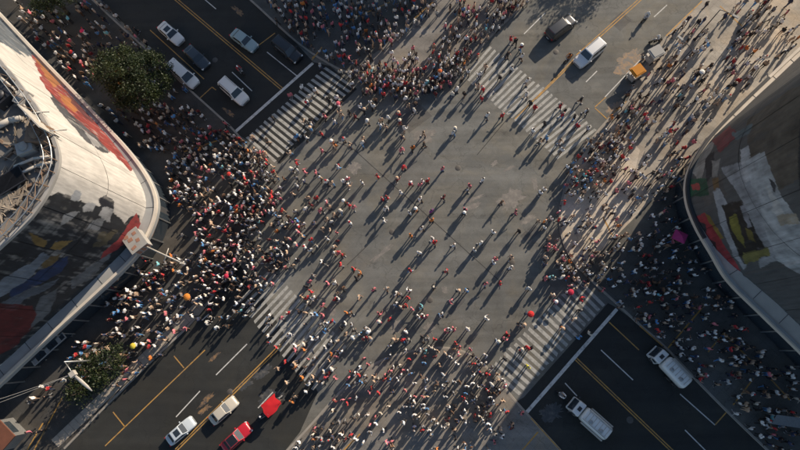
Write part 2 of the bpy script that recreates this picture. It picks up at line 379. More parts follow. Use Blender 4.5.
# scuffed orange and pale paint stains
def blob(px, py, rx, ry, ang, mat, z, parent, name='paint_stain', seed=0):
    c = W(px, py, z); vs = [c]; n = 60
    for i in range(n):
        t = 2*math.pi*i/n; r = 1+0.6*noise.noise(Vector((math.cos(t)*1.7+seed, math.sin(t)*1.7, seed*3.1)))+0.5*noise.noise(Vector((math.cos(t)*6+seed, math.sin(t)*6, seed)))
        x, y = rx*r*math.cos(t), ry*r*math.sin(t)
        vs.append(c+Vector((x*math.cos(ang)-y*math.sin(ang), x*math.sin(ang)+y*math.cos(ang), 0)))
    obj(name, mesh_of(name, vs, [[0, i+1, (i+1) % n+1] for i in range(n)]), mat, parent)
M['pale_stain'] = paint('pale_scuff', (0.30, 0.27, 0.23), (0.175, 0.16, 0.143), 0.58)
M['dark_scuff'] = paint('road_scuff', (0.16, 0.145, 0.125), (0.050, 0.053, 0.056), 0.60)
M['orange_scuff'] = paint('orange_road_scuff', (0.36, 0.20, 0.08), (0.050, 0.053, 0.056), 0.53)
for i, (x, y, rx, ry, a) in enumerate([(207, 399, 1.2, .28, .8), (214, 357, .9, .2, .7), (238, 11, 1.2, .35, -.7), (205, 409, .8, .3, .6), (550, 412, 1.4, .9, 0), (272, 398, 1.4, 1.0, .4), (228, 112, .9, .3, -.6), (262, 372, 1.2, .5, .7), (245, 385, .9, .5, .5)]):
    blob(x, y, rx, ry, a, M['dark_scuff'] if i in (4, 5, 7, 8) else M['orange_scuff'], 0.0075, ground, seed=i)
blob(630, 62, 2.4, 1.3, .7, M['stain'], 0.0075, ground, seed=21); blob(615, 108, 1.2, .8, .6, M['stain'], 0.0075, ground, seed=22)
for i, (x, y, rx, ry, a) in enumerate([(354, 168, .9, .7, .3), (495, 163, .5, .3, .8), (510, 168, .7, .2, .4), (528, 220, 1.0, .4, .5), (535, 185, .3, .9, .2), (332, 312, .5, .6, 0), (429, 328, .6, .7, .1), (396, 327, .8, .7, .4), (382, 253, 1.6, .3, .7), (470, 200, 1.8, .25, .35), (472, 207, 1.2, .3, .5), (445, 290, .3, .5, .4), (425, 135, 1.5, .9, .2), (510, 200, 1.6, 1.2, .7)]):
    blob(x, y, rx, ry, a, M['pale_stain'], 0.0075, ground, seed=40+i)
M['manhole'] = plain('cast_iron', (.095, .085, .075), .7, vary=.3)
M['patch'] = asphalt('asphalt_patch', (0.115, 0.113, 0.108), 0.25)
for i, q in enumerate([[(398, 120), (420, 104), (432, 116), (409, 133)], [(520, 236), (534, 224), (541, 231), (527, 244)], [(300, 236), (322, 215), (327, 220), (305, 242)], [(446, 312), (462, 296), (466, 300), (450, 317)], [(610, 22), (622, 11), (632, 20), (620, 31)]]): sheet('asphalt_patch', q, 0.0045, M['patch'], ground)
for i, (x, y, z) in enumerate([(458, 168, 0), (392, 232, 0), (512, 262, 0), (556, 52, 0), (230, 392, .004), (630, 420, .004), (215, 60, .004), (430, 300, 0)]):
    p = W(x, y); mh = MB(); mh.lathe([(0, .012), (.30, .012), (.31, .006), (.38, .006), (.40, -.01)], 20)
    for k in range(-2, 3): mh.box((0, k*.1, .014), (.5-abs(k)*.08, .03, .006))
    mh.build('manhole_cover', M['manhole'], ground, (p.x, p.y, z))
# concrete slabs of the footway edge by the lower left road, each a piece of its own
sa, sb = Vector((57, 449)), Vector((205, 308))
for i in range(26):
    t0, t1 = i/26, (i+0.965)/26
    nrm = Vector((-0.69, -0.725))*10
    q = [sa.lerp(sb, t0), sa.lerp(sb, t1), sa.lerp(sb, t1)+nrm, sa.lerp(sb, t0)+nrm]
    z1 = PZ+0.012+random.uniform(0, 0.016)
    mb = MB(); pq = [W(p.x+2.0, p.y-2.0, 0).xy for p in q]
    if (pq[1]-pq[0]).cross(pq[2]-pq[0]) < 0: pq.reverse()
    mb.prism(pq, PZ-0.04, z1).build('slab', M['slab'], pav['left'])

# ------------------------------------------------------------------ buildings
def offset(cv, insets, cen):
    out = []
    for i, p in enumerate(cv):
        t = (cv[min(i+1, len(cv)-1)]-cv[max(i-1, 0)]).normalized(); nrm = Vector((-t.y, t.x))
        if nrm.dot(cen-p) < 0: nrm = -nrm
        out.append(p+nrm*insets[i])
    return out
def ribbon(mb, cv, z0, z1, flip=False):
    vs = [(p.x, p.y, z0) for p in cv]+[(p.x, p.y, z1) for p in cv]; n = len(cv)
    return mb.add(vs, [[i, i+1, n+i+1, n+i] if not flip else [i+1, i, n+i, n+i+1] for i in range(n-1)], True)
def ring(mb, a, b, z):
    vs = [(p.x, p.y, z) for p in a]+[(p.x, p.y, z) for p in b]; n = len(a)
    return mb.add(vs, [[i, i+1, n+i+1, n+i] for i in range(n-1)])
def fixn(o):
    bm = bmesh.new(); bm.from_mesh(o.data); bmesh.ops.recalc_face_normals(bm, faces=bm.faces[:]); bm.to_mesh(o.data); bm.free(); return o
_lat = rng.random((64, 64, 8)).astype(np.float32)
def vnoise(x, y, k=0):
    """smooth value noise in [-1, 1], whole arrays at a time"""
    xi, yi = np.floor(x).astype(int), np.floor(y).astype(int); fx, fy = x-xi, y-yi
    fx, fy = fx*fx*(3-2*fx), fy*fy*(3-2*fy); g = _lat[:, :, k % 8]
    a, b, c, d = g[xi % 64, yi % 64], g[(xi+1) % 64, yi % 64], g[xi % 64, (yi+1) % 64], g[(xi+1) % 64, (yi+1) % 64]
    return ((a*(1-fx)+b*fx)*(1-fy)+(c*(1-fx)+d*fx)*fy)*2-1
def fbm(x, y, k=0, n=4):
    s = 0; w = 1.0
    for i in range(n): s = s+w*vnoise(x*2**i+i*7.3, y*2**i+i*3.1, k+i); w *= .55
    return s/1.9
def inside_np(poly, x, y):
    c = np.zeros(x.shape, bool); n = len(poly); j = n-1
    for i in range(n):
        xi, yi, xj, yj = poly[i][0], poly[i][1], poly[j][0], poly[j][1]
        if yi != yj: c ^= ((yi > y) != (yj > y)) & (x < (xj-xi)*(y-yi)/(yj-yi)+xi)
        j = i
    return c
def mural_colours(P3, u, z, base, patches, seed):
    """paint the wall: patches with ragged brush edges, drips and grime; u runs along the wall, z up it"""
    q = np.array(QI.to_matrix()); c = (P3-np.array([0, 0, CAM_H])) @ q.T
    x, y = 400+FPX*c[:, 0]/-c[:, 2], 225-FPX*c[:, 1]/-c[:, 2]
    col = np.tile(np.array(base, np.float32), (len(x), 1))
    dx, dy = 5.5*fbm(u*.35+seed, z*.35, 0, 5), 5.5*fbm(u*.35, z*.35+seed, 3, 5)
    for i, p in enumerate(patches):
        poly, pc = p[0], np.array(p[1], np.float32); k = p[2] if len(p) > 2 else 1.0; op = p[3] if len(p) > 3 else 1.0
        m = inside_np(poly, x+dx*k, y+dy*k)
        # thin, dragged paint: streaks let the layer below show
        a = np.clip(1.12+.8*fbm(u*2.6+i, z*.5+i*3, i, 4)+.3*fbm(u*.6, z*2.4, i+2, 3), 0, 1)*op*m
        tint = 1+.45*fbm(u*.9+i*5, z*.9, i+1, 4)
        col = col*(1-a[:, None])+pc[None]*tint[:, None]*a[:, None]
    # rain streaks and dirt
    v = 1+.16*fbm(u*.5+seed, z*.5, 5, 4)-.28*np.clip(fbm(u*3.2, z*.12+seed, 6, 3)-.15, 0, 1)-.2*np.clip(fbm(u*.8, z*.4, 1, 4)-.3, 0, 1)
    g = col.mean(axis=1, keepdims=True)
    return np.clip((col*.85+g*.15)*v[:, None], .004, .8)
def corner_building(name, ctrl, insets, zc, zr, far, base, patches, canopy_mat, seed, label, panel_w=4.0, lip_split=None):
    """rounded corner block: dark shopfronts, a projecting canopy, a tall mural wall in panels, a railed flat roof"""
    pts = [W(x, y, zc).xy for x, y in ctrl]
    cv = catmull(pts, 0.5)
    cen = sum((Vector(p) for p in far), Vector((0, 0)))/len(far)
    # inset along the curve, interpolated between control points
    ins = []
    for p in cv:
        d = sorted(((p-q).length, i) for i, q in enumerate(pts))[:2]
        w0, w1 = 1/(d[0][0]+.01), 1/(d[1][0]+.01); ins.append((insets[d[0][1]]*w0+insets[d[1][1]]*w1)/(w0+w1))
    wall = offset(cv, ins, cen)
    root = empty(name, (cv[len(cv)//2].x, cv[len(cv)//2].y, 0)); inv = -root.location
    tag(root, label, 'building')
    def part(nm, mb, mat, parent=root):
        o = mb.build(nm, mat, parent)
        o.data.transform(Matrix.Translation(inv)); return o
    shop = offset(cv, [0.45]*len(cv), cen)
    s = MB(); ribbon(s, offset(cv, [0.6]*len(cv), cen), 0, zc-0.9); fixn(part('shopfront_wall', s, M['dark_wall']))
    # shop panes and mullions
    i = 0; step = 5
    while i+step < len(shop):
        a, b = shop[i], shop[i+step]; d = (b-a)
        m = Matrix(((d.normalized().x, -d.normalized().y, 0), (d.normalized().y, d.normalized().x, 0), (0, 0, 1)))
        c = (a+b)/2
        part('shop_pane', MB().box((c.x, c.y, 1.75), (d.length-0.22, 0.05, 2.6), m=m), M['glass'])
        part('mullion', MB().box((a.x, a.y, (zc-0.9)/2), (0.16, 0.2, zc-0.9), m=m), M['steel'])
        if i % 15 == 0:
            part('shop_sign', MB().box((c.x, c.y, 3.45), (d.length-0.3, 0.16, 0.6), m=m), random.choice([M['rust'], M['canopy_grey'], M['dark_steel'], M['pale_metal']]))
        i += step
    # canopy with a raised lip
    mb = MB(); inner = offset(cv, [x+0.3 for x in ins], cen)
    ring(mb, cv, inner, zc); ring(mb, cv, inner, zc-0.85); ribbon(mb, cv, zc-0.85, zc)
    cano = part('canopy', mb, canopy_mat); fixn(cano)
    a = offset(cv, [-0.05]*len(cv), cen); b = offset(cv, [0.28]*len(cv), cen)
    k0, k1 = (int(len(cv)*f) for f in (lip_split or (0.0, 0.0)))
    for i0, i1, lm in ((0, k0, M['cream']), (k0, k1, M['dark_wall']), (k1, len(cv)-1, M['cream'] if not lip_split else M['canopy_grey'])):  # a split lip paints the sunlit side cream and the rest darker
        if i1-i0 < 2: continue
        lip = MB(); a_, b_ = a[i0:i1+1], b[i0:i1+1]
        ring(lip, a_, b_, zc+0.18); ribbon(lip, a_, zc-0.2, zc+0.18); ribbon(lip, b_, zc+0.003, zc+0.18); fixn(part('canopy_lip', lip, lm, cano))
    i = 0
    while i+7 < len(cv):        # sheet joints across the canopy
        p, q = cv[i]+(inner[i]-cv[i])*.22, inner[i]
        part('canopy_seam', MB().tube((p.x, p.y, zc+.01), (q.x, q.y, zc+.01), 0.025, n=5), M['dark_steel'], cano); i += 7
    # wall core and mural panels
    core = offset(cv, [x+0.12 for x in ins], cen); c_ = MB(); ribbon(c_, core, zc-0.5, zr); fixn(part('wall', c_, M['dark_wall']))
    L = [0.0]
    for p, q in zip(wall[:-1], wall[1:]): L.append(L[-1]+(q-p).length)
    def at(s_):
        s_ = min(max(s_, 0), L[-1]-1e-4)
        k = int(np.searchsorted(L, s_, 'right'))-1; t = (s_-L[k])/(L[k+1]-L[k]); return wall[k].lerp(wall[k+1], t)
    def nrm_at(s_):
        t = (at(s_+.3)-at(s_-.3)).normalized(); n_ = Vector((-t.y, t.x)); return n_ if n_.dot(at(s_)-cen) > 0 else -n_
    rows = 2; gap = 0.05; u = 0.0; H0, H1 = zc+0.02, zr-0.05
    while u < L[-1]-0.5:
        u1 = min(u+panel_w, L[-1])
        for r in range(rows):
            v0 = H0+(H1-H0)*r/rows+(gap/2 if r else 0); v1 = H0+(H1-H0)*(r+1)/rows-gap/2
            push = random.uniform(0, 0.02); pm = at((u+u1)/2); mx_, my_ = PX((pm.x, pm.y, (v0+v1)/2))
            cell = .11 if (-60 < mx_ < 860 and -60 < my_ < 510) else .8
            nu = max(2, int((u1-u)/cell)); nv = max(2, int((v1-v0)/cell)); su = [u+gap/2+(u1-u-gap)*iu/nu for iu in range(nu+1)]
            base_p = np.array([(at(s_)+nrm_at(s_)*push)[:] for s_ in su]); zs = np.linspace(v0, v1, nv+1)
            P3 = np.concatenate([np.tile(base_p, (nv+1, 1)), np.repeat(zs, nu+1)[:, None]], axis=1)
            cs = mural_colours(P3, np.tile(np.array(su), nv+1), P3[:, 2], base, patches, seed); cs = np.concatenate([cs, np.ones((len(cs), 1))], axis=1)
            vs = (P3+np.array([inv.x, inv.y, 0])).tolist()
            fs = [[iv*(nu+1)+iu, iv*(nu+1)+iu+1, (iv+1)*(nu+1)+iu+1, (iv+1)*(nu+1)+iu] for iv in range(nv) for iu in range(nu)]
            # returns into the joint
            o = obj('facade_panel', mesh_of('facade_panel', vs, fs, True), M['mural'], root)
            at_ = o.data.color_attributes.new('col', 'FLOAT_COLOR', 'POINT'); at_.data.foreach_set('color', np.array(cs, dtype=np.float32).ravel())
            if o.data.polygons[0].normal.xy.dot(nrm_at(u+.5)) < 0: o.data.flip_normals()
        u = u1
    # roof deck, parapet and lattice railing
    poly = [(p.x, p.y) for p in offset(cv, [x+0.25 for x in ins], cen)]+[tuple(f) for f in far]
    me = mesh_of('roof', [(x+inv.x, y+inv.y, zr-0.7) for x, y in poly], [list(range(len(poly)))])
    bm = bmesh.new(); bm.from_mesh(me); bmesh.ops.triangulate(bm, faces=bm.faces[:]); bmesh.ops.recalc_face_normals(bm, faces=bm.faces[:]); bm.to_mesh(me); bm.free()
    if me.polygons[0].normal.z < 0: me.flip_normals()
    roof = obj('roof', me, M['roof_felt'], root)
    bw = MB(); fp = [cv[-1]]+[Vector(f) for f in far]+[cv[0]]; ribbon(bw, fp, 0, zr-0.7); fixn(part('rear_wall', bw, M['concrete']))
    pp = MB(); a = offset(cv, [x-0.06 for x in ins], cen); b = offset(cv, [x+0.3 for x in ins], cen)
    ring(pp, a, b, zr); ribbon(pp, a, zr-0.35, zr); ribbon(pp, b, zr-0.7, zr); fixn(part('parapet', pp, M['concrete']))
    r2 = offset(cv, [x+1.0 for x in ins], cen); r1 = offset(cv, [x+0.15 for x in ins], cen)
    rail = MB(); rail.path([(p.x, p.y, zr+0.75) for p in r1[::2]], 0.05, 5); rail.path([(p.x, p.y, zr+0.65) for p in r2[::2]], 0.04, 5)
    rl = part('roof_rail', rail, M['steel'])
    for i in range(0, len(r1)-3, 3):
        post = MB(); p, q, w = r1[i], r2[i], r1[i+3]
        post.tube((p.x, p.y, zr-0.02), (p.x, p.y, zr+0.75), 0.045, n=5); post.tube((p.x, p.y, zr+.74), (q.x, q.y, zr+.65), 0.04, n=5); post.tube((q.x, q.y, zr+.65), (w.x, w.y, zr+.74), 0.035, n=5); post.tube((q.x, q.y, zr-.7), (q.x, q.y, zr+.65), .04, n=5)
        part('rail_post', post, M['rust'], rl)
    return root, part, roof, inv

CREAM = (0.60, 0.555, 0.49); INK = (0.022, 0.025, 0.030)
left_patches = [
 ([(-20, 5), (10, 28), (30, 42), (45, 62), (30, 58), (10, 48), (-20, 30)], (0.10, 0.12, 0.14), 1.5),  # blue-grey patch paints in the shade low on the wall
 ([(26, 42), (42, 55), (60, 76), (92, 110), (128, 148), (140, 165), (132, 170), (110, 150), (92, 138), (74, 120), (56, 104), (46, 90), (36, 66)], (0.26, 0.03, 0.022), .7),
 ([(28, 46), (48, 66), (62, 84), (54, 88), (42, 70)], (0.33, 0.12, 0.025), .6),
 ([(58, 92), (70, 98), (82, 112), (74, 112), (64, 102)], (0.36, 0.12, 0.02), .5),
 ([(66, 88), (84, 106), (96, 122), (88, 120), (72, 102)], (0.12, 0.03, 0.03), .8),
 ([(48, 92), (58, 100), (72, 116), (90, 130), (112, 152), (98, 150), (84, 140), (70, 126), (56, 108)], (0.075, 0.075, 0.08), .8),
 ([(82, 128), (92, 134), (100, 145), (92, 146)], (0.30, 0.29, 0.28), 1.2),
 ([(60, 192), (74, 199), (86, 203), (100, 206), (112, 210), (124, 224), (131, 216), (139, 214), (140, 236), (128, 250), (70, 305), (-40, 400), (-60, 280), (0, 240), (45, 198)], INK, .5),
 ([(98, 198), (106, 195), (115, 202), (114, 212), (102, 208)], (0.02, 0.022, 0.03), .3),
 ([(74, 192), (82, 197), (78, 205), (70, 202)], (0.30, 0.31, 0.32), 1.0), ([(86, 202), (96, 204), (92, 214), (82, 212)], (0.34, 0.34, 0.34), 1.0),
 ([(104, 208), (116, 211), (112, 222), (100, 218)], (0.36, 0.36, 0.36), 1.0), ([(64, 215), (80, 212), (74, 222), (58, 226)], (0.24, 0.25, 0.26), 1.2),
 ([(92, 222), (108, 219), (98, 233), (84, 232)], (0.17, 0.18, 0.19), 1.2), ([(70, 200), (80, 203), (79, 210), (71, 208)], (0.015, 0.016, 0.02), .3),
 ([(30, 234), (46, 240), (44, 247), (34, 246)], (0.25, 0.15, 0.03), .8), ([(54, 241), (70, 241), (60, 250), (50, 248)], (0.30, 0.18, 0.035), .8),
 ([(44, 258), (62, 254), (54, 268), (44, 268)], (0.16, 0.10, 0.03), 1.0), ([(8, 276), (30, 262), (24, 274), (8, 286)], (0.20, 0.13, 0.04), .9),
 ([(20, 268), (44, 252), (52, 256), (34, 272), (10, 290), (-10, 300), (-10, 288)], (0.17, 0.20, 0.24), .9),
 ([(10, 288), (36, 272), (66, 258), (60, 272), (34, 286), (12, 298)], (0.012, 0.035, 0.11), .9),
 ([(0, 300), (30, 288), (60, 280), (40, 296), (10, 312)], (0.11, 0.13, 0.16), 1.2), ([(80, 275), (112, 252), (100, 270), (70, 290)], (0.13, 0.14, 0.15), 1.0),
 ([(98, 236), (116, 230), (108, 244), (92, 250)], (0.14, 0.11, 0.05), 1.4, .6),
 ([(136, 212), (141, 224), (132, 238), (116, 250), (100, 260), (104, 252), (118, 240), (127, 226)], (0.36, 0.03, 0.03), .5),
 ([(-20, 300), (18, 304), (40, 312), (30, 330), (10, 348), (-20, 362)], (0.12, 0.012, 0.012), .8),
 ([(40, 300), (62, 290), (50, 315), (28, 328)], (0.12, 0.13, 0.14), 1.3)]
left_ctrl = [(-120, -115), (-40, -30), (27, 42), (76, 93), (110, 129), (132, 154), (147, 175), (155, 192), (157, 207), (153, 224), (143, 245), (128, 264), (90, 300), (55, 332), (9, 375), (-70, 450), (-140, 515)]
left_ins = [.6, .6, .6, .7, .8, 1.0, 1.2, 1.3, 1.4, 1.5, 1.6, 1.6, 1.6, 1.6, 1.6, 1.6, 1.6]
ZR = 20.6
bl, lpart, lroof, linv = corner_building('mural_building', left_ctrl, left_ins, 4.8, ZR, [(-115, -30), (-125, 60)], CREAM, left_patches, M['canopy_grey'], 3.1,
    'pale rounded corner building with flame and dark murals at the left edge')
right_patches = [
 ([(745, 120), (800, 85), (830, 90), (830, 170), (775, 190), (748, 165)], (0.110, 0.091, 0.068), .8),
 ([(800, 110), (830, 100), (830, 200), (800, 190)], (0.029, 0.031, 0.035), .5),
 ([(690, 172), (700, 150), (716, 140), (712, 152), (704, 170), (700, 182)], (0.327, 0.308, 0.269), .6),
 ([(706, 160), (716, 150), (712, 175), (705, 182)], (0.029, 0.029, 0.033), .6), ([(712, 160), (722, 158), (718, 178), (712, 176)], (0.260, 0.241, 0.211), .7),
 ([(713, 140), (730, 126), (738, 132), (728, 146), (722, 152)], (0.231, 0.048, 0.053), .8), ([(732, 132), (752, 124), (748, 136), (736, 140)], (0.125, 0.173, 0.183), 1.0),
 ([(722, 168), (744, 160), (758, 200), (776, 262), (762, 268), (750, 225), (738, 195)], (0.288, 0.295, 0.303), .5),
 ([(738, 150), (748, 146), (752, 178), (744, 182)], (0.390, 0.390, 0.390), 1.0),
 ([(745, 160), (764, 152), (782, 196), (830, 262), (800, 275), (776, 262), (760, 212)], (0.390, 0.404, 0.404), .5),
 ([(764, 184), (778, 200), (792, 226), (770, 210)], (0.404, 0.394, 0.365), 1.4), ([(775, 214), (796, 210), (800, 222), (780, 224)], (0.309, 0.262, 0.188), 1.0),
 ([(768, 176), (778, 184), (774, 192)], (0.048, 0.048, 0.053), 1.3),
 ([(700, 182), (722, 174), (728, 196), (704, 206)], (0.106, 0.096, 0.086), .6), ([(712, 178), (720, 176), (722, 190), (715, 192)], (0.175, 0.101, 0.034), .8),
 ([(712, 190), (722, 187), (732, 222), (748, 262), (742, 270), (726, 235)], (0.347, 0.361, 0.375), .9),
 ([(722, 205), (741, 200), (756, 232), (768, 256), (744, 264), (732, 238)], (0.031, 0.025, 0.019), .4),
 ([(728, 216), (735, 214), (740, 232), (746, 248), (740, 240), (732, 228)], (0.202, 0.182, 0.020), .9), ([(744, 226), (750, 228), (752, 242), (746, 238)], (0.162, 0.128, 0.020), .8),
 ([(744, 252), (766, 248), (768, 256), (746, 264)], (0.202, 0.182, 0.041), 1.0), ([(738, 206), (743, 204), (750, 224), (746, 226)], (0.231, 0.231, 0.246), .7),
 ([(684, 180), (706, 177), (708, 194), (690, 196)], (0.020, 0.095, 0.048), .5), ([(690, 184), (698, 182), (699, 188), (692, 189)], (0.433, 0.058, 0.048), .6),
 ([(690, 222), (704, 212), (720, 236), (734, 258), (740, 274), (724, 276), (702, 250)], (0.346, 0.021, 0.029), .6),
 ([(704, 212), (709, 214), (724, 236), (720, 238)], (0.283, 0.182, 0.020), .7), ([(708, 240), (716, 242), (717, 251), (710, 251)], (0.029, 0.012, 0.014), .5),
 ([(697, 222), (706, 224), (705, 234), (698, 232)], (0.038, 0.038, 0.043), .8)]
right_ctrl = [(940, -85), (870, -16), (800, 47), (768, 77), (737, 107), (710, 136), (694, 160), (687, 180), (688, 202), (697, 226), (712, 252), (730, 281), (765, 316), (800, 350), (860, 410), (960, 510)]
right_ins = [.8, .8, .8, .8, .7, .4, .34, .34, .34, .4, .6, 1.7, 2.0, 2.0, 2.0, 2.0]
br_, rpart, rroof, rinv = corner_building('mural_building', right_ctrl, right_ins, 4.6, 25.0, [(140, -40), (130, 70)], (0.10, 0.10, 0.097), right_patches, M['cream'], 9.4,
    'dark rounded corner building with grey and red murals at the right edge', lip_split=(0.36, 0.62))

# roof clutter of the left building: each loose thing its own object, standing on the deck
zd = ZR-0.7
def on_roof(px, py): return W(px, py, zd)
def roof_thing(name, mb, mat, label, cat, group=None): return tag(mb.build(name, mat), label, cat, group)
for i, (a, b, lab) in enumerate([((2, 78), (30, 112), 'long pale pipe lying along the upper edge of the left roof'), ((18, 168), (52, 158), 'upper of two parallel pipes beside the dark hatch on the left roof'), ((22, 176), (54, 164), 'lower of two parallel pipes beside the dark hatch on the left roof'), ((-2, 130), (24, 120), 'pale duct bent across the middle of the left roof')]):
    A, B = on_roof(*a), on_roof(*b); m = (A+B)/2; r = 0.14 if i < 3 else 0.3
    mb = MB(); mb.path([A+Vector((0, 0, .45)), m+Vector((0.2, .3, .45)), B+Vector((0, 0, .45))], r, 8)
    for p in (A, m+Vector((.2, .3, 0)), B): mb.box(p+Vector((0, 0, .2)), (.3, .3, .42))
    roof_thing('roof_pipe' if i < 3 else 'roof_duct', mb, M['pale_metal'], lab, 'pipe' if i < 3 else 'duct')
A = on_roof(14, 182); mb = MB(); mb.box(A+Vector((0, 0, .35)), (2.6, 1.6, .5), .6); mb.box(A+Vector((0, 0, .55)), (2.8, 1.8, .1), .6)
roof_thing('roof_hatch', mb, M['dark_steel'], 'dark flat hatch in the middle of the left roof', 'hatch')
B = on_roof(50, 128); e = empty('roof_billboard', B, -.75); tag(e, 'small orange painted board on posts beside the left roof railing', 'billboard')
brd = MB().box((0, 0, 1.9), (3.4, .12, 1.9)).build('board', M['pale_metal'], e)
MB().box((-.5, -.08, 1.9), (1.6, .05, 1.5)).build('painted_field', plain('orange_paint', (.5, .14, .03), .6, vary=.5, scale=2), brd)
MB().box((.9, -.08, 1.9), (.9, .05, 1.5)).build('painted_field', plain('yellow_paint', (.55, .38, .06), .6, vary=.4, scale=2), brd)
for x in (-1.4, 1.4): MB().tube((x, 0, 0), (x, 0, 1.5), .07).tube((x, .06, 1.4), (x, 1.0, 0), .05).build('post', M['steel'], e)
for i, (x, y, s, mt, w) in enumerate([(44, 138, 1.6, 'rust', 'rusty'), (30, 150, 1.2, 'concrete', 'concrete'), (8, 100, 1.5, 'dark_steel', 'dark'), (26, 100, 1.1, 'concrete', 'pale')]):
    p = on_roof(x, y); mb = MB(); mb.box(p+Vector((0, 0, s*.35)), (s*1.3, s, s*.7), i*.4); mb.lathe([(0.0, s*.72), (s*.35, s*.72), (s*.35, s*.82), (0, s*.82)], 12, Matrix.Translation(p))
    roof_thing('air_conditioner', mb, M[mt], w+' fan box '+['beside the painted board', 'above the parallel pipes', 'near the upper left roof edge', 'below the long roof pipe'][i]+' on the left roof', 'fan unit')
deb = MB()
for i in range(300):
    x, y = (random.gauss(12, 13), random.gauss(205, 13)) if i < 220 else (random.uniform(-5, 52), random.uniform(75, 200))
    p = on_roof(x, y); q = PX((p.x, p.y, zd))
    if q[1] > 222-(q[0])*.95 or q[0] > 50 or q[1] < 62+q[0]*1.25: continue
    m3 = Matrix.Rotation(random.uniform(0, 6), 3, 'Z') @ Matrix.Rotation(random.uniform(-.4, .4), 3, 'X')
    d = (random.uniform(.2, 1.5), random.uniform(.06, .25), random.uniform(.05, .2)); deb.box(p+Vector((0, 0, .25)), d, m=m3)
o = deb.build('roof_rubble', M['debris']); o['kind'] = 'stuff'; o['label'] = 'heap of broken boards and scrap on the left roof'; o['category'] = 'rubble'
for i, (a, b) in enumerate([((5, 160), (40, 128)), ((0, 140), (44, 175)), ((8, 196), (40, 182))]):
    A, B = on_roof(*a), on_roof(*b); mb = MB(); d = B-A; m3 = Matrix.Rotation(math.atan2(d.y, d.x), 3, 'Z')
    mb.box((A+B)/2+Vector((0, 0, .12)), (d.length, .25, .24), m=m3); roof_thing('roof_beam', mb, M['rust'], ['dark beam running up to the painted board on the left roof', 'dark beam crossing above the hatch on the left roof', 'short beam beside the rubble heap on the left roof'][i], 'beam')

# brick faced box on the canopy of the left building, with a pole jutting from it
p = W(141, 243, 4.8); e = empty('corner_box', (p.x, p.y, 4.83), math.radians(40)); tag(e, 'weathered white and brick box on the canopy corner of the left building', 'rooftop box')
e.scale = (.78, .82, .8)
MB().box((0, 0, .9), (2.5, 2.9, 1.8)).build('body', M['concrete'], e)
cap = MB().box((0, 0, 1.87), (2.8, 3.2, .14)).build('cap', M['concrete'], e)
for x, y in ((-.6, -.9), (.5, -.3), (-.4, .4), (.6, .9), (-.7, 1.1)):
    MB().box((x, y, 1.955), (random.uniform(.5, .8), random.uniform(.4, .6), .03), random.uniform(-.2, .2)).build('brick_patch', M['brick'], cap)
for x in (-.7, .1, .8): MB().box((x, -1.47, .9), (.5, .06, 1.2)).build('niche', M['brick'], e)
A, B = W(147, 247, 6.0), W(182, 263, 5.6); mb = MB(); mb.tube(A, B, .11, .07, 8); m_ = A.lerp(B, .55); mb.tube(m_+Vector((.2, .9, .02)), m_-Vector((.2, .7, -.02)), .05); mb.box(B, (.35, .25, .5))
tag(mb.build('jutting_pole', M['pale_metal']), 'pale pole jutting from the brick box over the pavement', 'pole')

# the block beyond the top of the frame whose shade covers the upper left streets
hB = 26.0; off = Vector((SX, SY))*hB/math.tan(SUN_EL)
pA = W(160, 206).xy+off; pB = W(436, 2).xy+off; dAB = (pB-pA).normalized(); up = Vector((-dAB.y, dAB.x))
pB = pB+dAB*15
quad = [pA, pB, pB+up*70, pA+up*70]
e = empty('office_block', (pA.x, pA.y, 0)); tag(e, 'tall plain office block beyond the top plaza, outside the frame', 'building')
ex = [(q.x-pA.x, q.y-pA.y) for q in quad]
MB().prism(ex, 0, hB-1).build('wall', M['concrete'], e)
MB().prism([(q[0]*1.004-.05, q[1]*1.004-.05) for q in ex], hB-1, hB).build('roof', M['roof_felt'], e)
ang = math.atan2(dAB.y, dAB.x); nwin = int((pB-pA).length/4.5)
for fl in range(6):
    for i in range(nwin):
        c = dAB*(2.5+i*4.5)-up*0.03
        o = MB().box((0, 0, 0), (2.6, .12, 1.9), ang).build('window', M['glass'], e, (c.x, c.y, 3.2+fl*3.7))

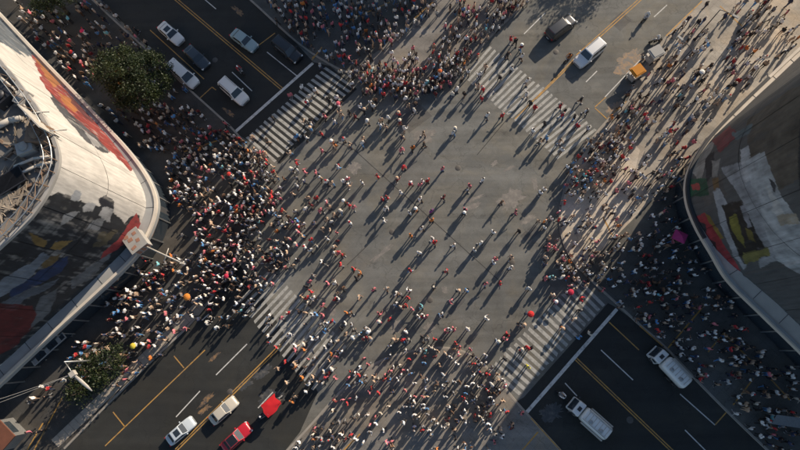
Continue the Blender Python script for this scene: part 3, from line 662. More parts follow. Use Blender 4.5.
# ------------------------------------------------------------------ trees
def make_tree(loc, rx, ry, h, rot, label, seed, n_clump=150, per=70, droop=0.0):
    r = random.Random(seed); e = empty('street_tree', loc); tag(e, label, 'tree', 'street trees')
    tr = MB(); th = h*.42
    tr.tube((0, 0, -.05), (.15, .1, th*.5), .32, .26, 9); tr.tube((.15, .1, th*.5), (0.1, .2, th), .26, .2, 9)
    for i in range(9):
        a = i*2.4+r.uniform(-.3, .3); q = Vector((math.cos(a)*rx*.62*r.uniform(.6, 1), math.sin(a)*ry*.62*r.uniform(.6, 1), h*r.uniform(.55, .85)))
        c, s_ = math.cos(rot), math.sin(rot); q = Vector((q.x*c-q.y*s_, q.x*s_+q.y*c, q.z))
        mid = Vector((.1, .2, th)).lerp(q, .5)+Vector((0, 0, .4)); tr.tube((.1, .2, th*r.uniform(.75, 1)), mid, .12, .08, 6); tr.tube(mid, q, .08, .03, 6)
        for k in range(3): tr.tube(mid.lerp(q, .3+.25*k), mid.lerp(q, .3+.25*k)+Vector((r.uniform(-1, 1), r.uniform(-1, 1), r.uniform(.2, .9))), .035, .012, 5)
    tr.build('trunk', M['bark'], e)
    vs, fs, sh = [], [], []
    for k in range(n_clump):
        a = r.uniform(0, 6.283); rad = math.sqrt(r.random()); edge = 1+.45*noise.noise(Vector((math.cos(a)*1.4+seed, math.sin(a)*1.4, seed)))
        x, y = rx*rad*edge*math.cos(a), ry*rad*edge*math.sin(a); dome = math.sqrt(max(0, 1-.85*rad*rad))
        z = h*.45+(h*.52)*dome*r.uniform(.3, 1.0)
        c, s_ = math.cos(rot), math.sin(rot); cx, cy = x*c-y*s_, x*s_+y*c
        cr = r.uniform(.45, .95); base = r.uniform(0, .75)
        for j in range(per):
            d = Vector((r.gauss(0, 1), r.gauss(0, 1), r.gauss(0, .75)))*cr*.55
            p = Vector((cx, cy, z))+d; s = r.uniform(.06, .15); nx = Vector((r.gauss(0, 1), r.gauss(0, 1), r.gauss(.8, .8))).normalized()
            t = nx.orthogonal().normalized(); t = Quaternion(nx, r.uniform(0, 6.28)) @ t; b = nx.cross(t)
            i0 = len(vs); vs += [p-t*s*1.25, p+b*s*.6, p+t*s*1.25, p-b*s*.6]; fs.append([i0, i0+1, i0+2, i0+3]); sh.append(min(1, max(0, base+r.uniform(-.2, .3))))
    o = obj('crown', mesh_of('crown', vs, fs), M['leaf'], e); at_ = o.data.attributes.new('shade', 'FLOAT', 'FACE'); at_.data.foreach_set('value', sh)
    return e
def base_of(px, py, z): p = W(px, py, z); return (p.x, p.y, gz(p))
make_tree(base_of(133, 75, 5.5), 5.0, 3.8, 8.0, math.radians(-25), 'large bushy tree on the left plaza beside the white van', 11, 170, 110)
make_tree(base_of(97, 372, 2.6), 3.6, 2.4, 3.7, math.radians(35), 'sparse ragged tree beside the lamp at lower left', 23, 60, 55)
make_tree(base_of(72, 390, 4.0), 1.5, 1.2, 3.8, math.radians(35), 'small thin tree below the lamp at lower left', 29, 26, 50)
make_tree(base_of(50, -3, 4.0), 2.6, 2.0, 5.5, 0.3, 'dark tree cut by the top edge near the upper left corner', 31, 70, 60)
tp = W(560, 6).xy+Vector((SX, SY))*6.5/math.tan(SUN_EL)
make_tree((tp.x, tp.y, gz(tp)), 4.0, 3.6, 8.5, 0.6, 'street tree beyond the top edge shading the upper right road', 37, 90, 55)

# ------------------------------------------------------------------ street furniture
def lamp_post(px, py, h, ang, label, arm=1.6):
    p = W(px, py); e = empty('lamp_post', (p.x, p.y, gz(p)), ang); tag(e, label, 'lamp post', 'lamp posts')
    MB().lathe([(.0, 0), (.2, 0), (.2, .12), (.12, .3), (.0, .3)], 10).build('base', M['dark_steel'], e)
    MB().tube((0, 0, .2), (0, 0, h), .085, .055, 8).build('pole', M['dark_steel'], e)
    a = MB().path([(0, 0, h-.05), (arm*.5, 0, h+.18), (arm, 0, h+.2)], .045, 6).build('arm', M['dark_steel'], e)
    MB().box((arm+.3, 0, h+.18), (.75, .26, .12)).build('lamp_head', M['canopy_grey'], a)
lamp_post(664, 81, 7.6, 2.3, 'dark lamp post standing right of the two carts on the pale plaza')
lamp_post(694, 40, 6.5, -.6, 'dark lamp post nearest the upper right yellow parking line')
lamp_post(738, 32, 7.0, 1.0, 'dark lamp post among the people near the upper right corner')
p = W(104, 360); e = empty('street_lamp', (p.x, p.y, gz(p)), 0); tag(e, 'tall lamp with a long tan head above the ragged lower left tree', 'street lamp')
MB().tube((0, 0, 0), (0, 0, 7.3), .12, .08, 8).build('pole', M['steel'], e)
t = W(73, 374, 7.4)-Vector(e.location); q = W(92, 391, 7.0)-Vector(e.location)
MB().tube((0, 0, 7.2), t, .06).build('arm', M['steel'], e); MB().box(t, (.6, .6, .5), .7).build('junction_box', M['pale_metal'], e)
hd = MB(); d = (q-t); L_ = d.length; a_ = math.atan2(d.y, d.x)
hd.lathe([(0, 0), (.11, .1), (.20, L_*.4), (.17, L_*.75), (.06, L_), (0, L_)], 10, Matrix.Translation(t) @ d.to_track_quat('Z', 'Y').to_matrix().to_4x4() @ Matrix.Scale(.45, 4, (0, 1, 0)))
hd.build('lamp_head', M['pale_metal'], e)
for i, (x, y) in enumerate([(-60, 418), (-60, 424)]):
    T = t+Vector(e.location); E_ = W(x, y, 8.2); pts = [T.lerp(E_, k/10)+Vector((0, 0, -1.2*(1-((k-5)/5)**2)*.5)) for k in range(11)]
    tag(MB().path(pts, .025, 4).build('overhead_wire', M['pale_metal']), ['upper', 'lower'][i]+' of two wires running left from the long lamp head', 'wire')
def shelter(a, b, w, h, label, nbars):
    A, B = W(*a, h), W(*b, h); d = B-A; L_ = d.length; c = (A+B)/2
    e = empty('shelter', (c.x, c.y, PZ), math.atan2(d.y, d.x)); tag(e, label, 'shelter'); h -= PZ
    fr = MB(); fr.box((0, w/2, h), (L_, .1, .12)); fr.box((0, -w/2, h), (L_, .1, .12)); fr.box((L_/2, 0, h+.004), (.1, w+.1, .12)); fr.box((-L_/2, 0, h+.004), (.1, w+.1, .12)); fr.build('roof_frame', M['canopy_grey'], e)
    for i in range(nbars):
        x = -L_/2+L_*(i+.5)/nbars; MB().box((x, 0, h-.03), (L_/nbars*.82, w-.12, .04)).build('roof_pane', M['glass'] if i % 3 else M['canopy_grey'], e)
    for x in (-L_/2+.1, L_/2-.1): MB().box((x, w/2-.05, h/2), (.09, .09, h)).build('post', M['canopy_grey'], e)
    MB().box((0, w/2-.1, h*.5), (L_*.94, .04, h*.6)).build('back_panel', M['glass'], e)
shelter((33, 363), (64, 335), .8, 2.6, 'long narrow grey shelter beside the left building canopy', 8)
shelter((764, 313), (785, 330), .95, 2.6, 'short grey shelter with barred roof beside the right building canopy', 6)
shelter((795, 340), (822, 362), .95, 2.6, 'grey shelter cut by the right edge below the right canopy', 6)
p = W(-2, 436, 2.6); e = empty('kiosk', (p.x, p.y, PZ), .9); tag(e, 'small kiosk with red brown roof cut by the left edge', 'kiosk')
MB().box((0, 0, 1.2), (2.2, 2.8, 2.4)).build('body', M['steel'], e); MB().box((0, 0, 2.5), (2.7, 3.3, .18)).build('roof', plain('red_brown_roof', (.16, .06, .035), .9, vary=.4, scale=1.2), e); MB().box((1.12, 0, 1.5), (.05, 1.8, .9)).build('counter_window', M['glass'], e)
p = W(787, 421, 2.5); e = empty('awning', (p.x, p.y, PZ), -.1); tag(e, 'dull grey awning on four posts near the lower right corner', 'awning')
v = MB().add([(-1.6, -.5, 2.3), (1.6, -.6, 2.2), (1.7, .5, 2.45), (-1.2, .55, 2.6), (-1.6, -.5, 2.33), (1.6, -.6, 2.23), (1.7, .5, 2.48), (-1.2, .55, 2.63)], [[3, 2, 1, 0], [4, 5, 6, 7], [0, 1, 5, 4], [1, 2, 6, 5], [2, 3, 7, 6], [3, 0, 4, 7]]).build('canvas', plain('dull_canvas', (.17, .18, .19), .9, vary=.3), e)
for x, y in ((-1.5, -.45), (1.5, -.5), (1.6, .42), (-1.15, .45)): MB().tube((x, y, 0), (x, y, 2.3), .03).build('post', M['steel'], e)
p = W(681, 236, 2.4); e = empty('market_tent', (p.x, p.y, PZ), math.radians(-28)); tag(e, 'magenta market tent among the shaded crowd by the right building', 'tent')
cv_ = MB().add([(-.75, -.6, 2.1), (.75, -.6, 2.1), (.75, .6, 2.1), (-.75, .6, 2.1), (0, 0, 2.55)], [[0, 1, 4], [1, 2, 4], [2, 3, 4], [3, 0, 4]])
for a, b in (((-.75, -.6), (.75, -.6)), ((.75, -.6), (.75, .6)), ((.75, .6), (-.75, .6)), ((-.75, .6), (-.75, -.6))): cv_.add([(a[0], a[1], 1.88), (b[0], b[1], 1.88), (b[0], b[1], 2.1), (a[0], a[1], 2.1)], [[0, 1, 2, 3]])
o = cv_.build('canvas', M['canvas'], e); o.color = (.36, .03, .15, 1)
for x in (-.7, .7):
    for y in (-.55, .55): MB().tube((x, y, 0), (x, y, 2.1), .025).build('post', M['steel'], e)
MB().box((0, 0, .75), (1.2, .6, .06)).box((0, 0, .4), (1.0, .45, .66)).build('table', M['rust'], e)
# carts on the edge of the pale plaza
def cart(px, py, ang, dim, col, label):
    p = W(px, py, 1.2); e = empty('vendor_cart', (p.x, p.y, gz(p)), ang); tag(e, label, 'cart', 'vendor carts'); L_, w_ = dim
    b = MB(); b.box((0, 0, .75), (L_*.9, w_*.86, .7)); b.box((0, 0, .42), (L_*.95, w_*.9, .06)); b.build('body', M['pale_metal'], e)
    r_ = MB(); r_.box((0, 0, 1.95), (L_, w_, .07)); r_.box((0, 0, 2.02), (L_*.8, w_*.8, .07)); o = r_.build('roof', M['canvas'], e); o.color = col+(1,)
    r2 = MB(); r2.box((0, w_*.5, 1.84), (L_, .03, .2)); r2.box((0, -w_*.5, 1.84), (L_, .03, .2)); r2.box((L_*.5, 0, 1.84), (.03, w_, .2)); r2.box((-L_*.5, 0, 1.84), (.03, w_, .2)); o2 = r2.build('valance', M['canvas'], o); o2.color = col+(1,)
    for x in (-1, 1):
        for y in (-1, 1):
            MB().tube((x*L_*.43, y*w_*.4, 1.0), (x*L_*.43, y*w_*.4, 1.95), .025).build('post', M['steel'], e)
            w = MB().lathe([(.14, -.04), (.27, -.04), (.3, 0), (.27, .04), (.14, .04), (.14, -.04)], 14, Matrix.Translation((x*L_*.3, y*w_*.47, .3)) @ Matrix.Rotation(math.pi/2, 4, 'X')).build('wheel', M['rubber'], e)
            MB().tube((x*L_*.3, y*(w_*.47-.035), .3), (x*L_*.3, y*(w_*.47+.035), .3), .12, n=10).build('hub', M['steel'], w)
    MB().path([(-L_*.45, -.4, .9), (-L_*.72, -.4, 1.0), (-L_*.72, .4, 1.0), (-L_*.45, .4, .9)], .03).build('handle', M['steel'], e)
    for k in range(6): MB().tube((-L_*.3+k*L_*.12, random.uniform(-.2, .2), 1.1), (-L_*.3+k*L_*.12, random.uniform(-.2, .2), 1.3), .08).build('goods', M[random.choice(['rust', 'brick', 'cream'])], e)
cart(636, 73, .55, (1.6, 1.4), (.5, .2, .02), 'vendor cart with orange roof on the upper right plaza edge')
cart(654, 55, .5, (1.75, 1.5), (.36, .35, .33), 'vendor cart with grey roof beside the orange roofed cart')

# ------------------------------------------------------------------ people: posed figures grown as one surface
def capsule(mb, a, b, ra, rb, n=10):
    a, b = Vector(a), Vector(b); d = b-a; L_ = d.length
    q = d.to_track_quat('Z', 'Y') if L_ > 1e-6 else Quaternion()
    prof = []
    for k in range(5): t = -math.pi/2+k*math.pi/8; prof.append((max(1e-4, ra*math.cos(t)), ra*math.sin(t)))
    for k in range(5): t = k*math.pi/8; prof.append((max(1e-4, rb*math.cos(t)), L_+rb*math.sin(t)))
    m = Matrix.Translation(a) @ q.to_matrix().to_4x4()
    vs = [m @ Vector((r*math.cos(2*math.pi*i/n), r*math.sin(2*math.pi*i/n), z)) for r, z in prof for i in range(n)]
    k = len(prof); fs = [[j*n+i, j*n+(i+1) % n, (j+1)*n+(i+1) % n, (j+1)*n+i] for j in range(k-1) for i in range(n)]
    fs += [list(range(n-1, -1, -1)), list(range((k-1)*n, k*n))]
    mb.add(vs, fs)
def skeleton(p):
    """capsules (a, b, ra, rb, tag); the figure faces +Y"""
    S = []
    hipz = 0.93; lean = math.radians(p.get('lean', 0))
    def T(v):   # torso lean about the hips
        y, z = v[1], v[2]-hipz
        return Vector((v[0], y*math.cos(lean)+z*math.sin(lean), hipz-y*math.sin(lean)+z*math.cos(lean)))
    for s in (-1, 1):
        S.append(((s*.055, 0, .95), T((s*.06, 0, 1.12)), .105, .098, 'hip' if False else 'torso'))
        S.append((T((s*.06, 0, 1.12)), T((s*.085, .005, 1.30)), .098, .105, 'torso'))
        S.append((T((s*.085, .005, 1.30)), T((s*.10, -.01, 1.38)), .10, .075, 'torso'))
        S.append((T((s*.04, -.01, 1.43)), T((s*.185, -.01, 1.405)), .055, .058, 'torso'))
    S.append(((-.07, 0, .93), (.07, 0, .93), .112, .112, 'hip'))
    S.append((T((0, -.01, 1.42)), T((0, .015, 1.53)), .056, .052, 'neck'))
    S.append((T((0, .01, 1.63)), T((0, .03, 1.60)), .098, .086, 'head')); S.append((T((0, .045, 1.57)), T((0, .06, 1.545)), .055, .04, 'head'))
    S.append((T((0, .105, 1.605)), T((0, .122, 1.585)), .010, .014, 'head'))
    for s in (-1, 1): S.append((T((s*.094, .01, 1.61)), T((s*.096, .005, 1.585)), .014, .011, 'head'))
    for s, leg, arm in ((-1, p['L'], p['la']), (1, p['R'], p['ra'])):
        th, kn = math.radians(leg[0]), math.radians(leg[1])
        h = Vector((s*.095, 0, .92)); k = h+Vector((s*p.get('spread', .01), math.sin(th)*.43, -math.cos(th)*.43))
        a = k+Vector((0, math.sin(th-kn)*.40, -math.cos(th-kn)*.40))
        S.append((h, k, .088, .060, 'thigh')); S.append((k, k.lerp(a, .35)-Vector((0, .012, 0)), .058, .056, 'shin')); S.append((k.lerp(a, .35)-Vector((0, .012, 0)), a, .056, .040, 'shin'))
        fa = leg[2] if len(leg) > 2 else 0.0; f = a+Vector((s*.02, .15*math.cos(fa), -.045+.15*math.sin(fa)))
        S.append((a+Vector((0, -.03, -.03)), f, .045, .038, 'foot'))
        sh, el, ab = math.radians(arm[0]), math.radians(arm[1]), math.radians(arm[2] if len(arm) > 2 else 10)
        o = T((s*.195, -.01, 1.395)); e = o+Vector((s*math.sin(ab)*.29, math.sin(sh)*.29*math.cos(ab), -math.cos(sh)*.29*math.cos(ab)))
        ins = arm[3] if len(arm) > 3 else 0.0
        w = e+Vector((-s*ins*.24, math.sin(sh+el)*.25, -math.cos(sh+el)*.25))
        S.append((o, e, .052, .042, 'uparm')); S.append((e, w, .042, .029, 'forearm'))
        d = (w-e).normalized(); side = Vector((0, math.cos(sh+el), math.sin(sh+el))); palm = w+d*.085
        S.append((w+d*.01-side*.012, palm-side*.022, .022, .019, 'hand')); S.append((w+d*.01+side*.012, palm+side*.022, .022, .019, 'hand'))
        inw = Vector((-s, 0, 0))
        for i_, (oo, ln) in enumerate(((-.033, .055), (-.011, .07), (.011, .074), (.033, .066))):
            b0 = palm+side*oo; b1 = b0+d*ln*.55+inw*.006; b2 = b1+d*ln*.42+inw*.028
            S.append((b0, b1, .0100, .0095, 'hand')); S.append((b1, b2, .0095, .0085, 'hand'))
        t0 = w+d*.035+side*.03; t1 = t0+side*.035+d*.03; S.append((t0, t1, .0125, .011, 'hand')); S.append((t1, t1+d*.03+inw*.01, .011, .0095, 'hand'))
    zmin = min(min(a[2]-ra, b[2]-rb) for a, b, ra, rb, t in S if t == 'foot') if not p.get('seat') else -p['seat']+0.0
    return [(Vector(a)-Vector((0, 0, zmin)), Vector(b)-Vector((0, 0, zmin)), ra, rb, t) for a, b, ra, rb, t in S], T((0, .02, 1.62))-Vector((0, 0, zmin)), lean
POSES = [
 dict(L=(15, 6, .1), R=(-12, 12, -.3), la=(-12, 12, 6), ra=(14, 20, 6)),
 dict(L=(-11, 16, -.3), R=(14, 8, .1), la=(12, 24, 6), ra=(-12, 10, 6)),
 dict(L=(2, 2), R=(-2, 2), la=(4, 8, 9), ra=(2, 10, 9)),
 dict(L=(8, 6), R=(-6, 6), la=(30, 75, 8, .45), ra=(8, 20, 12)),
 dict(L=(12, 8), R=(-9, 12, -.3), la=(-8, 16, 8), ra=(32, 75, 8, .4), lean=4),
 dict(L=(74, 78, .1), R=(74, 78, .1), la=(52, 18, 14), ra=(52, 18, 14), lean=14, spread=.07, seat=.12),
]
def evaluate(me, mods):
    o = bpy.data.objects.new('tmp', me); COL.objects.link(o)
    for kind, kw in mods:
        m = o.modifiers.new('m', kind)
        for k, v in kw.items(): setattr(m, k, v)
    dg = bpy.context.evaluated_depsgraph_get(); r = bpy.data.meshes.new_from_object(o.evaluated_get(dg))
    bpy.data.objects.remove(o); return r
def arrays(me):
    me.calc_loop_triangles()
    v = np.empty(len(me.vertices)*3, np.float32); me.vertices.foreach_get('co', v)
    t = np.empty(len(me.loop_triangles)*3, np.int32); me.loop_triangles.foreach_get('vertices', t)
    return v.reshape(-1, 3), t.reshape(-1, 3)
TAGS = ['torso', 'hip', 'neck', 'head', 'thigh', 'shin', 'foot', 'uparm', 'forearm', 'hand']
def classify(pts, S):
    best = np.full(len(pts), 9.0); tg = np.zeros(len(pts), int)
    for a, b, ra, rb, t in S:
        a_, b_ = np.array(a), np.array(b); d = b_-a_; L2 = max(1e-9, d @ d)
        u = np.clip(((pts-a_) @ d)/L2, 0, 1); dist = np.linalg.norm(pts-(a_+u[:, None]*d), axis=1)-(ra+(rb-ra)*u)
        m = dist < best; best[m] = dist[m]; tg[m] = TAGS.index(t)
    return tg
def submesh(name, v, t, mask_v, nrm, inflate, ratio=None):
    f = t[mask_v[t].all(axis=1)]; idx = np.unique(f); mp = -np.ones(len(v), int); mp[idx] = np.arange(len(idx))
    me = mesh_of(name, (v[idx]+nrm[idx]*inflate).tolist(), mp[f].tolist(), True)
    if ratio:
        me2 = evaluate(me, [('DECIMATE', dict(ratio=ratio))]); bpy.data.meshes.remove(me); me = me2; me.name = name
        for p in me.polygons: p.use_smooth = True
    return me
FIG = []
for pose in POSES:
    S, hc, lean = skeleton(pose); mb = MB()
    for a, b, ra, rb, t in S: capsule(mb, a, b, ra, rb)
    me = evaluate(mb.mesh('body'), [('REMESH', dict(mode='VOXEL', voxel_size=.0115)), ('SMOOTH', dict(factor=.5, iterations=2))])
    v, t = arrays(me); nr = np.empty(len(me.vertices)*3, np.float32); me.vertices.foreach_get('normal', nr); nr = nr.reshape(-1, 3)
    tg = classify(v, S); T_ = {n: tg == i for i, n in enumerate(TAGS)}
    hcv = np.array(hc); rel = v-hcv
    y_, z_ = rel[:, 1]*math.cos(lean)-rel[:, 2]*math.sin(lean), rel[:, 1]*math.sin(lean)+rel[:, 2]*math.cos(lean)
    hairm = T_['head'] & ((z_ > .045) | ((y_ < .0) & (z_ > -.05))) & ~((y_ > .06) & (z_ < .065))
    d = {}
    R_ = 0.22
    d['shirt'] = submesh('shirt', v, t, T_['torso'] | T_['uparm'] | (T_['hip'] & (v[:, 2] > v[T_['hip'], 2].max()-.07)), nr, .022, R_)
    d['shirt_long'] = submesh('shirt', v, t, T_['torso'] | T_['uparm'] | T_['forearm'] | (T_['hip'] & (v[:, 2] > v[T_['hip'], 2].max()-.07)), nr, .014, R_)
    d['trousers'] = submesh('trousers', v, t, T_['hip'] | T_['thigh'] | T_['shin'], nr, .011, R_)
    d['shoe0'] = submesh('shoe', v, t, T_['foot'] & (v[:, 0] < 0), nr, .010, .3); d['shoe1'] = submesh('shoe', v, t, T_['foot'] & (v[:, 0] > 0), nr, .010, .3)
    d['hair'] = submesh('hair', v, t, hairm, nr, .016, .35)
    # facial marks as material slots on the body surface
    body = evaluate(me, [('DECIMATE', dict(ratio=.16))]); body.name = 'person'; body.materials.clear()
    for m in ('skin', 'eye', 'lip'): body.materials.append(M[m])
    for p in body.polygons:
        p.use_smooth = True; c = np.array(p.center)-hcv; yy, zz = c[1]*math.cos(lean)-c[2]*math.sin(lean), c[1]*math.sin(lean)+c[2]*math.cos(lean)
        if yy > .05 and .005 < zz+.0 < .03 and .02 < abs(c[0]) < .05: p.material_index = 1
        elif yy > .05 and -.075 < zz < -.055 and abs(c[0]) < .025: p.material_index = 2
    d['body'] = body
    # coarse version for the packed crowd
    S2 = [s for s in S if not (s[4] == 'hand' and s[2] < .0127)]; mb = MB()
    for a, b, ra, rb, tt in S2: capsule(mb, a, b, ra*(1.12 if tt != 'head' else 1.08), rb*(1.12 if tt != 'head' else 1.08))
    lo = evaluate(evaluate(mb.mesh('lo'), [('REMESH', dict(mode='VOXEL', voxel_size=.028))]), [('DECIMATE', dict(ratio=.075))])
    lv, lt = arrays(lo); cen = lv[lt].mean(axis=1); lg = classify(cen, S2)
    cat = np.array([{'torso': 0, 'uparm': 0, 'hip': 1, 'thigh': 1, 'shin': 1, 'foot': 4, 'neck': 2, 'head': 2, 'forearm': 0 if len(FIG) % 2 else 2, 'hand': 2}[TAGS[i]] for i in lg])
    rl = cen-hcv; yy = rl[:, 1]*math.cos(lean)-rl[:, 2]*math.sin(lean); zz = rl[:, 1]*math.sin(lean)+rl[:, 2]*math.cos(lean)
    cat[(np.array([TAGS[i] for i in lg]) == 'head') & ((zz > .03) | ((yy < 0) & (zz > -.06)))] = 3
    d['lo'] = (lv, lt, cat); d['head'] = hc; d['lean'] = lean
    FIG.append(d)
hatm = MB(); hatm.lathe([(.0, .115), (.06, .11), (.1, .07), (.112, .0), (.116, -.01), (.2, -.02), (.2, -.028), (.11, -.02)], 14); HAT = hatm.mesh('sun_hat')
capm = MB(); capm.lathe([(.0, .112), (.06, .104), (.1, .065), (.112, .005), (.112, -.01), (.1, -.012)], 12); capm.add([(-.075, .08, .0), (.075, .08, .0), (.055, .19, -.02), (-.055, .19, -.02), (-.075, .08, -.012), (.075, .08, -.012), (.055, .19, -.032), (-.055, .19, -.032)], [[0, 1, 2, 3], [7, 6, 5, 4], [0, 3, 7, 4], [1, 5, 6, 2], [2, 6, 7, 3]]); CAP = capm.mesh('cap')
bp_ = bmesh.new(); bmesh.ops.create_cube(bp_, size=1); bmesh.ops.scale(bp_, vec=(.29, .17, .42), verts=bp_.verts); bmesh.ops.bevel(bp_, geom=bp_.edges[:], offset=.05, segments=2, affect='EDGES')
BACKPACK = bpy.data.meshes.new('backpack'); bp_.to_mesh(BACKPACK); bp_.free()
for m_ in (HAT, CAP, BACKPACK):
    m_.materials.append(M['cloth'])
for d in FIG:
    for k in ('shirt', 'shirt_long', 'trousers', 'shoe0', 'shoe1'): d[k].materials.clear(); d[k].materials.append(M['cloth'])
    d['hair'].materials.clear(); d['hair'].materials.append(M['hairm'])

PAL = {'w': ((.74, .72, .69), 'white'), 'k': ((.018, .018, .020), 'black'), 'r': ((.50, .030, .035), 'red'), 'p': ((.62, .17, .20), 'pink'), 'o': ((.60, .19, .04), 'orange'), 't': ((.50, .35, .24), 'tan'),
       'b': ((.09, .25, .50), 'blue'), 'd': ((.16, .016, .022), 'maroon'), 'g': ((.20, .20, .205), 'grey'), 'u': ((.24, .05, .26), 'purple'), 'c': ((.22, .55, .60), 'pale blue'), 'y': ((.66, .56, .06), 'yellow'), 'n': ((.15, .08, .045), 'brown'),
       'e': ((.03, .22, .17), 'green'), 'v': ((.035, .045, .09), 'navy'), 'm': ((.58, .52, .43), 'cream'), 's': ((.42, .43, .44), 'silver grey')}
BOT = ['v', 'v', 'k', 'k', 'k', 'g', 'n', 'b', 't']
SKINS = [(.36, .20, .13), (.28, .15, .09), (.42, .25, .17), (.20, .11, .07), (.46, .29, .21)]
HAIRS = [(.012, .010, .009), (.02, .014, .010), (.05, .028, .015), (.012, .010, .009), (.10, .06, .03), (.25, .24, .22)]
def vary(c, r, k=.18): f = 1+r.uniform(-k, k); return tuple(min(.85, x*f) for x in c)
PEOPLE = []
def person(pos, ang, top, r, pose=None, bottom=None, z=None, hat=None):
    i = pose if pose is not None else r.choice((0, 0, 1, 1, 2, 3, 4)); d = FIG[i]; s = r.uniform(.98, 1.1)
    p = obj('person', d['body'], None, None, (pos[0], pos[1], gz(pos) if z is None else z)); p.rotation_euler = (0, 0, ang); p.scale = (s*1.12, s*1.12, s)
    p.color = vary(r.choice(SKINS), r)+(1,)
    long = r.random() < .6; sc_ = r.choice([(.03, .03, .03), (.5, .5, .5), (.12, .07, .04)])
    for k, nm, c in (('shirt_long' if long else 'shirt', 'shirt', PAL[top][0]), ('trousers', 'trousers', PAL[bottom or r.choice(BOT)][0]), ('shoe0', 'shoe', sc_), ('shoe1', 'shoe', sc_)):
        o = obj(nm, d[k], None, p); o.color = vary(c, r)+(1,)
    o = obj('hair', d['hair'], None, p); o.color = r.choice(HAIRS)+(1,)
    q = r.random() if hat is None else hat; hl = None
    if q < .22 or q > 1:
        mesh, nm, hc_ = (CAP, 'cap', r.choice([PAL['w'][0], PAL['r'][0], PAL['k'][0], PAL['m'][0]])) if (q < .13 or q > 1.5) else (HAT, 'sun_hat', r.choice([PAL['m'][0], PAL['t'][0], PAL['w'][0]]))
        h = obj(nm, mesh, None, p); h.location = d['head']+Vector((0, -.005, .03)); h.rotation_euler = (-d['lean'], 0, 0); h.color = vary(hc_, r)+(1,); hl = nm.replace('_', ' ')
    if r.random() < .14 and i < 5:
        b = obj('backpack', BACKPACK, None, p); b.location = (0, -.19, d['head'].z-.38); b.rotation_euler = (-d['lean'], 0, 0); b.color = vary(PAL[r.choice('kkvrgen')][0], r)+(1,)
    return p, hl

